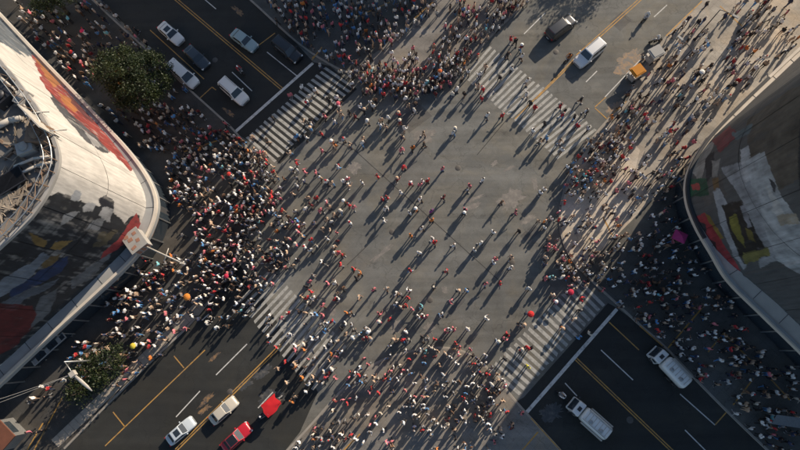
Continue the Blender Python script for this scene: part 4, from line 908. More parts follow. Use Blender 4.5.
# where single people stand in the photo: tile origin, then (x, y, clothing) read from a six times enlarged tile
SPOTS = [
 ((330, 80), '222,60,p 178,150,w 258,152,w 115,188,k 150,215,d 203,182,k 70,205,t 50,140,p 25,243,w 222,245,m 350,222,w 305,235,t 300,265,w 335,278,t 412,200,r 418,247,d 510,140,k 505,178,w 445,288,w 435,340,t 560,318,t 563,382,k 427,415,p 750,292,w 518,75,p 635,42,w 592,42,k 762,52,w 718,15,p 582,15,c 195,350,t 80,352,s 115,385,t 10,370,t 30,386,o 345,25,r 384,18,w 430,22,w 452,14,r'),
 ((290, 140), '190,58,p 352,37,t 432,12,w 665,60,w 680,160,r 640,232,d 525,215,r 725,260,p 430,250,w 285,155,w 322,245,w 345,230,p 348,272,t 85,188,p 152,190,p 182,225,t 218,248,w 248,256,t 35,132,r 38,172,w 5,172,w 40,272,s 105,345,t 155,345,r 125,386,d 90,410,w 180,418,p 232,402,t 325,365,n 352,388,r 380,400,p 302,425,w 262,447,t 555,352,r 583,343,r 572,408,w 665,312,w 780,265,p 795,243,w 780,350,w 755,415,o 718,435,w 735,42,o'),
 ((290, 205), '45,158,p 70,182,t 122,205,r 35,235,p 88,250,w 120,268,w 15,365,t 222,200,w 190,142,t 218,85,t 262,250,t 265,284,t 292,285,p 315,298,n 360,105,w 562,88,w 380,382,r 418,412,o 395,436,k 725,182,o 775,285,w 720,390,r 790,138,w 10,97,u 40,92,b 48,125,r'),
 ((300, 270), '55,68,p 35,98,k 62,128,r 40,165,r 78,165,w 165,80,p 207,78,w 255,108,n 228,135,t 207,173,r 227,170,w 135,210,p 30,255,t 72,268,w 95,265,b 135,270,p 188,308,r 155,318,w 145,360,b 275,255,o 300,258,n 350,165,t 440,115,p 520,112,t 572,140,w 600,152,g 572,202,w 652,122,w 650,165,r 625,212,r 605,224,t 660,8,p 472,262,p 475,312,p 535,295,r 672,232,p 728,225,c 710,280,w 738,272,w 757,279,p 635,372,w 560,420,n 580,422,t 620,420,r 648,422,m 390,352,w 410,375,w 385,405,r 422,408,w 358,386,k 270,320,w 245,350,k 275,385,t 65,410,w 100,410,w 180,435,w 222,428,t 315,405,w'),
 ((420, 130), '200,12,w 20,85,k 135,228,p 15,305,w 45,300,r 5,408,w 142,400,d 298,330,p 285,352,s 378,295,w 490,430,n 725,372,w 748,352,w 720,60,t 762,45,b 45,300,r'),
 ((420, 200), '68,65,u 72,118,o 12,168,w 272,52,p 265,78,k 440,190,w 365,258,w 327,298,w 203,270,w 75,240,w 90,252,r 5,310,w 157,425,r 575,70,p 595,185,k 455,352,p 443,372,w 550,342,t 545,402,w 755,345,t'),
 ((410, 260), '140,165,k 293,185,k 245,242,p 187,325,w 340,182,b 455,142,p 543,138,r 718,170,w 458,352,w 347,415,w 215,430,p 238,415,w 262,412,p 668,385,m 585,446,r 5,55,r'),
 ((233, 60), '410,155,w 340,205,p 238,345,k 490,175,w 455,217,s 440,245,w 570,235,k 620,222,w 550,335,p 530,440,r 700,92,w 460,355,k 465,378,w 425,365,t 605,355,w'),
 ((233, 100), '437,220,w 110,220,t 340,312,t 378,215,b 465,172,b 640,70,t 200,235,k 660,240,b'),
 ((460, 30), '305,50,r 335,62,k 370,95,d 375,150,w 310,227,w 287,140,k 405,300,w 400,385,w 425,433,k 110,330,t 137,350,r 130,405,r 120,260,w 240,280,k 730,410,k 110,152,t 155,215,t'),
 ((480, 80), '280,87,c 305,135,k 333,160,r 45,207,w 135,210,r 485,150,r 510,182,k 497,205,r 390,258,k 320,300,w 405,345,b 370,352,t 600,112,k 640,182,w 570,217,k 590,270,r 480,365,t 495,415,w'),
 ((480, 275), '440,120,t 455,160,p 610,145,r 605,210,k 568,265,t 498,318,o 240,295,w 265,298,t 660,350,m 600,377,b 640,60,t 570,82,t 395,20,p 425,10,c 495,12,w 525,15,r'),
 ((480, 335), '250,85,r 288,75,r 312,76,k 290,190,y 150,145,k 110,40,w 150,22,p 45,235,r 105,275,t 137,270,w 70,295,w 15,235,k'),
 ((260, 310), '50,35,w 125,48,p 165,18,r 208,215,w 208,240,p 258,235,o 300,172,w 340,175,s 460,190,t 420,205,t 390,225,w 425,265,o 205,325,t 205,345,o 250,405,o 430,355,w 395,405,p 295,440,w 578,338,w 540,325,p'),
 ((220, 260), '210,35,r 435,35,t 428,120,w 378,115,p 400,172,p 335,190,p 250,178,r 300,160,w 290,280,b 235,305,r 180,330,w 140,275,o 295,335,w 365,350,r 405,320,r 195,412,w 240,405,t 130,380,w 40,268,w 330,150,w'),
]
ind = []
for (ox, oy), s in SPOTS:
    for q in s.split():
        x, y, c = q.split(','); x, y = ox+float(x)/6, oy+float(y)/6
        if all((x-a)**2+(y-b)**2 > 5.5 for a, b, _ in ind): ind.append((x, y, c))
def zone(x, y):
    Z = [([(325, 62), (360, 88), (278, 166), (240, 137)], 'on the upper left zebra'), ([(491, 40), (602, 130), (557, 164), (458, 78)], 'on the upper right zebra'),
         ([(577, 272), (612, 306), (520, 400), (484, 368)], 'on the lower right zebra'), ([(271, 264), (352, 345), (312, 396), (232, 303)], 'on the lower left zebra')]
    for p, n in Z:
        if inside(p, x, y): return n
    A = [((345, 125), 'near the upper left zebra'), ((500, 125), 'near the upper right zebra'), ((530, 245), 'near the right side crowd'), ((480, 320), 'near the lower right zebra'), ((345, 300), 'near the lower left zebra'), ((400, 340), 'near the bottom plaza kerb'),
         ((300, 210), 'beside the packed left crowd'), ((440, 200), 'in the middle of the junction'), ((410, 105), 'below the top plaza crowd'), ((370, 190), 'left of the junction centre'), ((440, 265), 'below the junction centre'), ((375, 260), 'between junction centre and lower left')]
    return min(A, key=lambda a: (a[0][0]-x)**2+(a[0][1]-y)**2)[1]
pr = random.Random(99); made = []
OCC = []
for x, y, c in ind[:300]:
    p = W(x, y, 1.3); ang = pr.choice((.75, -2.4, -.8, 2.35, pr.uniform(0, 6.28), pr.uniform(0, 6.28)))
    o, hl = person(p, ang, c, pr); made.append((o, x, y, c, hl)); OCC.append((x, y))
ORD = ['first', 'second', 'third', 'fourth', 'fifth', 'sixth', 'seventh', 'eighth', 'ninth', 'tenth', 'eleventh', 'twelfth', 'thirteenth', 'fourteenth', 'fifteenth', 'sixteenth', 'seventeenth', 'eighteenth', 'nineteenth', 'twentieth']
by = {}
for o, x, y, c, hl in made: by.setdefault((zone(x, y), c), []).append((x, y, o, hl))
for (zn, c), L_ in by.items():
    L_.sort(key=lambda t: t[0])
    for i, (x, y, o, hl) in enumerate(L_):
        wear = 'person in %s top%s' % (PAL[c][1], ' and '+hl if hl else '')
        lab = wear+', '+('the only such top ' if len(L_) == 1 else ORD[i]+' such from left ')+zn
        if len(lab.split()) > 16: lab = lab.replace(' and '+str(hl), '')
        tag(o, lab, 'person', 'people spread over the open junction')

# the packed crowd: real figures, past the number that is kept as single objects
CROWD = [
 ([(362, 62), (400, 50), (440, 38), (474, 34), (468, 50), (440, 58), (400, 68)], 26, 6.0),
 ([(235, 137), (262, 152), (285, 185), (292, 225), (288, 255), (268, 285), (235, 292), (205, 278), (190, 252), (192, 215), (208, 178), (222, 150)], 320, 4.3),
 ([(190, 252), (240, 292), (268, 288), (245, 325), (215, 328), (190, 325), (150, 350), (112, 335), (108, 310), (140, 282)], 112, 5.0),
 ([(150, 100), (205, 112), (235, 137), (212, 175), (193, 212), (172, 200), (166, 165)], 135, 4.8),
 ([(18, -2), (110, 0), (150, 45), (185, 88), (150, 112), (165, 165), (135, 145), (62, 66), (20, 22)], 175, 5.4),
 ([(262, -4), (440, -4), (425, 18), (395, 40), (352, 66), (312, 52), (290, 28)], 185, 5.0),
 ([(350, 72), (372, 62), (400, 72), (428, 64), (452, 50), (472, 52), (462, 74), (442, 88), (412, 94), (378, 91)], 125, 4.3),
 ([(440, 40), (484, 42), (532, -4), (450, -4)], 62, 5.6),
 ([(550, 205), (562, 178), (588, 138), (612, 118), (640, 100), (650, 118), (618, 172), (590, 208), (600, 250), (590, 282), (565, 280), (548, 248)], 175, 4.5),
 ([(604, 128), (662, 42), (705, -4), (800, -4), (800, 42), (745, 90), (698, 140), (655, 225), (612, 240), (596, 215)], 190, 6.0),
 ([(596, 284), (604, 246), (655, 225), (692, 158), (684, 205), (700, 250), (735, 300), (750, 345), (700, 376), (668, 345), (630, 315)], 195, 5.2),
 ([(700, 380), (745, 340), (800, 372), (800, 455), (778, 455), (740, 420)], 70, 5.6),
 ([(292, 448), (320, 420), (346, 376), (370, 348), (400, 336), (430, 336), (465, 344), (492, 366), (512, 394), (530, 420), (490, 455), (292, 455)], 165, 5.0),
 ([(362, 366), (412, 346), (456, 344), (500, 372), (516, 392), (490, 385), (450, 358), (400, 358)], 26, 5.0),
 ([(460, 378), (505, 392), (490, 425), (420, 430), (400, 400)], 30, 4.6),
 ([(250, 330), (300, 330), (345, 360), (330, 400), (300, 405), (262, 365)], 12, 6.0),
 ([(60, 350), (110, 335), (130, 352), (165, 350), (140, 372), (120, 388), (75, 380)], 40, 5.2),
 ([(30, 380), (70, 370), (62, 440), (40, 445), (10, 420)], 8, 8.0),
 ([(120, 296), (160, 262), (190, 254), (150, 290), (110, 320)], 34, 5.4),
 ([(275, 290), (340, 300), (372, 345), (345, 385), (310, 400), (262, 345)], 20, 6.0),
 ([(285, 165), (330, 175), (345, 290), (295, 300), (288, 250)], 16, 6.5),
]
TOPS = 'w'*34+'k'*14+'m'*11+'t'*12+'r'*7+'p'*9+'d'*4+'g'*6+'s'*6+'b'*3+'v'*7+'o'*2+'c'*1+'n'*5
KEEP = [(636, 70, 13), (652, 55, 13), (681, 240, 7), (133, 78, 4), (603, 222, 10), (612, 200, 7), (585, 235, 7), (640, 135, 7), (402, 50, 8), (418, 40, 8), (434, 30, 8), (386, 58, 6), (448, 18, 8), (620, 185, 6), (575, 205, 5), (655, 110, 6), (690, 95, 5), (668, 150, 5), (372, 400, 8), (345, 412, 7), (440, 415, 8), (475, 432, 9), (395, 435, 7)]
KEEP_OUT = [[(236, 133), (313, 62), (240, -20), (100, -40), (110, 10)], [(617, 308), (526, 413), (640, 540), (860, 540), (640, 325)], [(240, 310), (300, 395), (285, 450), (60, 455), (190, 330)],
            [(-20, -20), (40, 42), (180, 195), (176, 225), (60, 350), (-20, 420)], [(800, 30), (700, 130), (674, 190), (700, 255), (800, 360)], [(480, 40), (540, -10), (720, -10), (600, 130)]]
pos = list(OCC); cells = {}
def near(x, y, d):
    cx, cy = int(x//8), int(y//8)
    for i in range(cx-1, cx+2):
        for j in range(cy-1, cy+2):
            for a, b in cells.get((i, j), ()):
                if (a-x)**2+(b-y)**2 < d*d: return True
    return False
for a, b in OCC: cells.setdefault((int(a//8), int(b//8)), []).append((a, b))
V, F, C = [], [], []; nv = 0; count = 0
cr_ = random.Random(5)
def noisy(x, y): return noise.noise(Vector((x*.045, y*.045, 3.3)))+.6*noise.noise(Vector((x*.13, y*.13, 7.7)))
for poly, n, dmin in CROWD:
    xs = [p[0] for p in poly]; ys = [p[1] for p in poly]; got = tries = 0
    while got < n and tries < n*40:
        tries += 1; x, y = cr_.uniform(min(xs), max(xs)), cr_.uniform(min(ys), max(ys))
        if not inside(poly, x, y): continue
        if noisy(x, y) < cr_.uniform(-.55, .4): continue
        if cr_.random() < .16:      # stragglers soften the edge of the crowd
            x += cr_.gauss(0, 7); y += cr_.gauss(0, 7)
            if any(inside(q_, x, y) for q_ in KEEP_OUT): continue
        # people come in small knots
        dd = dmin*cr_.choice((.72, .8, 1.0, 1.15))
        if near(x, y, dd) or any((x-a)**2+(y-b)**2 < r_*r_ for a, b, r_ in KEEP): continue
        cells.setdefault((int(x//8), int(y//8)), []).append((x, y)); got += 1
        p = W(x, y, 1.2); lv, lt, cat = FIG[cr_.choice((0, 0, 1, 1, 2, 2, 3, 4))]['lo']
        s = cr_.uniform(1.0, 1.18) if cr_.random() > .05 else cr_.uniform(.62, .85); a = 4.5*noise.noise(Vector((x*.018, y*.018, 1.1)))+cr_.gauss(.7, .8)+(math.pi if cr_.random() < .3 else 0); ca, sa_ = math.cos(a)*s, math.sin(a)*s
        q = np.empty_like(lv); q[:, 0] = lv[:, 0]*ca-lv[:, 1]*sa_+p.x; q[:, 1] = lv[:, 0]*sa_+lv[:, 1]*ca+p.y; q[:, 2] = lv[:, 2]*s*.96+gz(p)
        hr = cr_.random(); hair = cr_.choice(HAIRS[:4]) if hr > .17 else vary(PAL[cr_.choice('wwmtrk')][0], cr_)
        pal = np.array([vary(PAL[cr_.choice(TOPS)][0], cr_, .25), vary(PAL[cr_.choice(BOT)][0], cr_, .3), vary(cr_.choice(SKINS), cr_), hair, cr_.choice([(.03, .03, .03), (.45, .45, .45), (.1, .06, .04)])], np.float32)
        V.append(q); F.append(lt+nv); C.append(pal[cat]); nv += len(q); count += 1
V = np.concatenate(V); F = np.concatenate(F); C = np.concatenate(C)
me = bpy.data.meshes.new('crowd'); me.vertices.add(len(V)); me.vertices.foreach_set('co', V.ravel())
me.loops.add(len(F)*3); me.loops.foreach_set('vertex_index', F.ravel().astype(np.int32)); me.polygons.add(len(F)); me.polygons.foreach_set('loop_start', np.arange(0, len(F)*3, 3, dtype=np.int32))
me.polygons.foreach_set('use_smooth', np.ones(len(F), bool)); me.update(calc_edges=True); me.validate()
at_ = me.attributes.new('col', 'FLOAT_COLOR', 'FACE'); at_.data.foreach_set('color', np.concatenate([C, np.ones((len(C), 1), np.float32)], axis=1).ravel())
o = obj('crowd', me, M['crowd']); o['kind'] = 'stuff'; o['label'] = 'packed crowd of people on the pavements round the junction'; o['category'] = 'crowd'
print('PEOPLE', len(made), 'CROWD', count, 'TRIS', len(F))

# umbrellas held above the crowd
def umbrella(px, py, r, col, name, label):
    p = W(px, py, 2.0); e = empty('umbrella', (p.x, p.y, gz(p))); tag(e, label, 'umbrella', 'open umbrellas in the crowd'); z0 = 1.95
    n = 8; vs = [(0, 0, z0+.28*r*1.4)]
    for k, (rr, zz) in enumerate(((.55, .2), (1.0, 0.0))):
        for i in range(n*2):
            a = math.pi*i/n; q = rr*r*(1 if i % 2 == 0 else .95); vs.append((q*math.cos(a), q*math.sin(a), z0+zz*r*1.4-(0 if i % 2 else .02)))
    N_ = n*2; fs = [[0, 1+i, 1+(i+1) % N_] for i in range(N_)]+[[1+i, 1+N_+i, 1+N_+(i+1) % N_, 1+(i+1) % N_] for i in range(N_)]
    o = obj('canopy', mesh_of('canopy', vs, fs), M['canvas'], e); o.color = col+(1,)
    MB().tube((0, 0, 1.0), (0, 0, z0+.28*r*1.4+.08), .012, n=6).build('shaft', M['dark_steel'], e)
    MB().path([(0, 0, 1.0), (.02, 0, .93), (.06, 0, .92), (.08, 0, .97)], .015, 6).build('handle', M['dark_trim'], e)
    for i in range(n):
        a = 2*math.pi*i/n; MB().tube((0, 0, z0+.1), (.95*r*math.cos(a), .95*r*math.sin(a), z0-.01), .006, n=4).build('rib', M['steel'], e)
    person((p.x-.12, p.y+.1), pr.uniform(0, 6), pr.choice('kvw'), pr, pose=3, hat=.9)[0]
    return e
UMB = [(187, 297, .46, (.65, .22, .03), 'orange umbrella in the crowd above the lower left pavement edge'), (133, 346, .38, (.65, .50, .05), 'yellow umbrella beside the ragged lower left tree'), (531, 314, .40, (.55, .02, .02), 'bright red umbrella at the upper left end of the lower right zebra'),
       (571, 292, .38, (.45, .015, .05), 'crimson umbrella on the far end of the lower right zebra'), (702, 72, .36, (.72, .70, .66), 'white umbrella beside the dark lamp post on the pale plaza'), (338, 103, .30, (.6, .1, .14), 'pink umbrella at the lower edge of the upper left zebra'),
       (82, 31, .32, (.65, .03, .10), 'hot pink umbrella on the shaded upper left plaza'), (440, 71, .30, (.55, .12, .03), 'orange red umbrella in the packed top corner crowd'), (229, 174, .30, (.55, .04, .03), 'red umbrella in the packed left crowd near its top'), (226, 276, .32, (.5, .02, .06), 'crimson umbrella low in the packed left crowd')]
before = set(bpy.data.objects)
for u in UMB: umbrella(u[0], u[1], u[2], u[3], None, u[4])
k = 0
for o in [o for o in bpy.data.objects if o not in before and o.parent is None and o.name.startswith('person')]:
    x, y = PX(o.location); u = min(UMB, key=lambda t: (t[0]-x)**2+(t[1]-y)**2)[4]; tag(o, 'person under the '+u.split(' beside ')[0].split(' in the ')[0].split(' at the ')[0].split(' on the ')[0].split(' low ')[0]+' '+{0: ''}.get(k, ''), 'person'); o['label'] = o['label'].strip()
    if 'crimson' in u: o['label'] += ' on the zebra' if 'zebra' in u else ' in the left crowd'
    if 'holder' not in o['label']: o['label'] = o['label'].replace('person under', 'person holding up')

# ------------------------------------------------------------------ vehicles
def frustum(xs_b, xs_t, wb, wt, zb, zt, mid=0.5):
    """cabin: bottom rear/front x, top rear/front x, half widths"""
    return [(xs_b[0], -wb, zb), (xs_b[1], -wb, zb), (xs_b[1], wb, zb), (xs_b[0], wb, zb), (xs_t[0], -wt, zt), (xs_t[1], -wt, zt), (xs_t[1], wt, zt), (xs_t[0], wt, zt)]
def bevelled(vs, fs, off, seg=2):
    bm = bmesh.new(); bv = [bm.verts.new(v) for v in vs]
    for f in fs: bm.faces.new([bv[i] for i in f])
    bmesh.ops.recalc_face_normals(bm, faces=bm.faces[:]); bmesh.ops.bevel(bm, geom=bm.edges[:], offset=off, segments=seg, affect='EDGES', profile=.6)
    me = bpy.data.meshes.new('m'); bm.to_mesh(me); bm.free()
    for p in me.polygons: p.use_smooth = True
    return me
BOXF = [[3, 2, 1, 0], [4, 5, 6, 7], [0, 1, 5, 4], [1, 2, 6, 5], [2, 3, 7, 6], [3, 0, 4, 7]]
def car_body(L_, Wd, prof):
    """prof: list of (x 0..1, top height); lofted shell with rounded plan and shoulders"""
    n = 26; vs = []; hw0 = Wd/2
    ring_ = [(.80, .22), (.96, .30), (1.0, .48), (.995, .70), (.95, .90), (.84, .985), (.5, 1.0), (0, 1.012)]
    for i in range(n):
        t = i/(n-1); t = .5-.5*math.cos(math.pi*t); x = (t-.5)*L_
        h = float(np.interp(t, [p[0] for p in prof], [p[1] for p in prof]))
        e = min(t, 1-t)*L_; f = 1-.26*math.exp(-(e/.22)**1.1)-.03*math.exp(-e/.9); hw = hw0*f
        zt = h*(1-.30*math.exp(-(e/.07)))
        sec = [(hw*y, .16+(zt-.16)*((z-.22)/.79)) for y, z in ring_]
        vs += [(x, -y, z) for y, z in sec]+[(x, y, z) for y, z in reversed(sec[:-1])]
    m = 15; fs = [[i*m+j, i*m+j+1, (i+1)*m+j+1, (i+1)*m+j] for i in range(n-1) for j in range(m-1)]
    fs += [list(range(m)), list(range((n-1)*m+m-1, (n-1)*m-1, -1))]+[[i*m+m-1, i*m, (i+1)*m, (i+1)*m+m-1] for i in range(n-1)]
    me = mesh_of('body', vs, fs, True); bm = bmesh.new(); bm.from_mesh(me); bmesh.ops.recalc_face_normals(bm, faces=bm.faces[:]); bm.to_mesh(me); bm.free(); return me
KINDS = {
 'sedan': dict(L=4.35, W=1.74, prof=[(0, .80), (.05, .90), (.2, .93), (.30, .94), (.68, .92), (.75, .90), (.95, .76), (1, .62)], xb=(.13, .72), xt=(.27, .57), zt=1.42),
 'suv': dict(L=4.6, W=1.86, prof=[(0, .95), (.04, 1.05), (.25, 1.07), (.7, 1.06), (.76, 1.03), (.95, .94), (1, .75)], xb=(.02, .76), xt=(.07, .62), zt=1.75),
 'van': dict(L=4.9, W=1.85, prof=[(0, 1.0), (.03, 1.1), (.25, 1.1), (.74, 1.08), (.8, 1.0), (.95, .88), (1, .7)], xb=(.015, .83), xt=(.04, .66), zt=1.85)}
def vehicle(name, kind, rear, front, col, label, cat, roofcol=None, scale=None, extra=None):
    K = KINDS[kind]; A, B = W(*rear, .8), W(*front, .8); d = B-A; c = (A+B)/2; s = scale or 1.0
    L_, Wd = K['L'], K['W']; e = empty(name, (c.x, c.y, gz(c)), math.atan2(d.y, d.x)); e.scale = (s, s, s); tag(e, label, cat)
    c4 = col+(1,); X = lambda t: (t-.5)*L_
    bd = obj('body', car_body(L_, Wd, K['prof']), M['carpaint'], e); bd.color = c4
    zb = K['prof'][2][1]-.05; zt = K['zt']; wb, wt = Wd/2*.93, Wd/2*.76
    fr = frustum((X(K['xb'][0]), X(K['xb'][1])), (X(K['xt'][0]), X(K['xt'][1])), wb, wt, zb, zt)
    cb = obj('cabin', bevelled(fr, BOXF, .07, 3), M['carpaint'], e); cb.color = c4
    F_ = [Vector(v) for v in fr]
    if roofcol:
        x0, x1 = X(K['xt'][0]), X(K['xt'][1]); rp_ = obj('roof_panel', bevelled(frustum((x0+.06, x1-.06), (x0+.1, x1-.1), wt-.05, wt-.09, zt-.01, zt+.035), BOXF, .015, 2), M['carpaint'], e); rp_.color = roofcol+(1,)
    def pane(nm, q, k0=.08, k1=.9, m0=.06, m1=.94):
        a, b, c_, d_ = q; g = lambda u, v: a.lerp(b, u).lerp(d_.lerp(c_, u), v)
        pts = [g(m0, k0), g(m1, k0), g(m1, k1), g(m0, k1)]; n_ = (pts[1]-pts[0]).cross(pts[3]-pts[0]).normalized()
        if n_.dot(sum(pts, Vector())/4-Vector((0, 0, zb))) < 0: n_ = -n_
        vs = [p+n_*.014 for p in pts]+[p-n_*.02 for p in pts]
        o = obj(nm, mesh_of(nm, vs, [[0, 1, 2, 3], [7, 6, 5, 4], [0, 4, 5, 1], [1, 5, 6, 2], [2, 6, 7, 3], [3, 7, 4, 0]]), M['glass'], e); fixn(o); return o
    pane('windshield', (F_[1], F_[2], F_[6], F_[5])); pane('rear_window', (F_[3], F_[0], F_[4], F_[7]), .15, .88, .1, .9)
    for q in ((F_[0], F_[1], F_[5], F_[4]), (F_[2], F_[3], F_[7], F_[6])):
        pane('side_window', q, .14, .86, .10, .50); pane('side_window', q, .14, .86, .53, .90)
    if kind != 'van' or True:
        for x in (.19, .81):
            for y in (-1, 1):
                m = Matrix.Translation((X(x), y*(Wd/2-.10), .31)) @ Matrix.Rotation(math.pi/2, 4, 'X')
                w = MB().lathe([(.19, -.1), (.28, -.1), (.315, -.07), (.315, .07), (.28, .1), (.19, .1), (.19, -.1)], 18, m).build('wheel', M['rubber'], e)
                MB().lathe([(0, -.085), (.19, -.07), (.19, .07), (0, .085)], 12, m).build('rim', M['rim'], w)
    hz = K['prof'][-1][1]*.92
    for y in (-1, 1):
        MB().box((L_/2-.16, y*Wd*.34, hz), (.22, .36, .14), y*-.35).build('headlight', M['lamp_clear'], e)
        MB().box((-L_/2+.07, y*Wd*.36, K['prof'][0][1]*.86), (.10, .26, .16), y*.25).build('taillight', M['lamp_red'], e)
        o = MB().box((X(K['xb'][1])-.25, y*(Wd/2+.07), zb+.10), (.12, .2, .13)).build('wing_mirror', M['carpaint'], e); o.color = c4
        MB().box((X(.52), y*(Wd/2+.002), zb-.18), (.16, .03, .03)).build('door_handle', M['dark_trim'], e)
    MB().box((L_/2-.03, 0, .42), (.06, Wd*.5, .14)).build('grille', M['dark_trim'], e)
    MB().box((-L_/2-.004, 0, .5), (.03, .42, .14)).build('number_plate', M['plate'], e)
    if extra == 'rails' or kind == 'suv':
        for y in (-1, 1): MB().path([(X(K['xt'][0])+.2, y*wt*.86, zt+.005), (X(K['xt'][0])+.3, y*wt*.86, zt+.07), (X(K['xt'][1])-.3, y*wt*.86, zt+.07), (X(K['xt'][1])-.2, y*wt*.86, zt+.005)], .022).build('roof_rail', M['dark_trim'], e)
    if extra == 'sunroof': MB().box((X(.45), 0, zt+.006), (.75, wt*1.3, .02)).build('sunroof', M['glass'], e)
    if extra == 'brake': MB().box((X(.075)+.08, 0, zt-.02), (.12, wt*1.3, .05)).build('brake_light', M['lamp_red'], e)
    if extra == 'rack':
        for k in range(5): MB().box((X(.1+.12*k), 0, zt+.1), (.05, wt*2, .05)).build('rack_bar', M['steel'], e)
        for y in (-1, 1):
            MB().tube((X(.05), y*wt*.9, zt+.16), (X(.64), y*wt*.9, zt+.16), .035).build('rack_rail', M['steel'], e)
        l_ = MB(); l_.tube((X(.06), .55, zt+.2), (X(.72), .55, zt+.2), .04); l_.tube((X(.06), .25, zt+.2), (X(.72), .25, zt+.2), .04)
        for k in range(9): l_.tube((X(.08+.075*k), .25, zt+.2), (X(.08+.075*k), .55, zt+.2), .022, n=6)
        l_.build('ladder', M['pale_metal'], e)
    return e
vehicle('parked_car', 'sedan', (158, 22), (182, 43), (.72, .71, .68), 'white sedan nearest the upper left tree on the shaded road', 'car', extra='sunroof')
vehicle('parked_van', 'van', (169, 61), (198, 87), (.74, .73, .70), 'white van beside the large tree on the upper left road', 'van', scale=.98)
vehicle('parked_car', 'sedan', (232, 31), (255, 48), (.28, .37, .38), 'grey green sedan behind the black SUV on the shaded road', 'car')
vehicle('parked_car', 'sedan', (186, 47), (206, 66), (.035, .045, .055), 'dark slate sedan between the white van and the yellow lines', 'car')
vehicle('parked_car', 'suv', (220, 79), (247, 103), (.74, .72, .68), 'white estate car nearest the upper left stop line', 'car', extra='rails')
vehicle('parked_car', 'suv', (274, 39), (300, 60), (.012, .013, .015), 'black SUV beside the top plaza kerb on the shaded road', 'car')
vehicle('parked_car', 'suv', (549, 36), (573, 18), (.02, .021, .024), 'black SUV with grey roof on the sunlit upper right road', 'car', roofcol=(.05, .05, .05), extra='brake')
vehicle('parked_car', 'suv', (602, 43), (578, 63), (.76, .75, .73), 'white car straddling the upper right double yellow line', 'car')
vehicle('parked_car', 'sedan', (165, 444), (194, 419), (.55, .60, .63), 'silver blue sedan leftmost on the lower left road', 'car', extra='sunroof', scale=.88)
vehicle('parked_car', 'sedan', (208, 424), (237, 398), (.58, .52, .42), 'beige sedan on the lower left double yellow line', 'car', scale=.88)
vehicle('parked_car', 'sedan', (220, 452), (251, 424), (.50, .018, .03), 'red car with black roof cut by the bottom edge', 'car', roofcol=(.015, .015, .017), scale=.92)
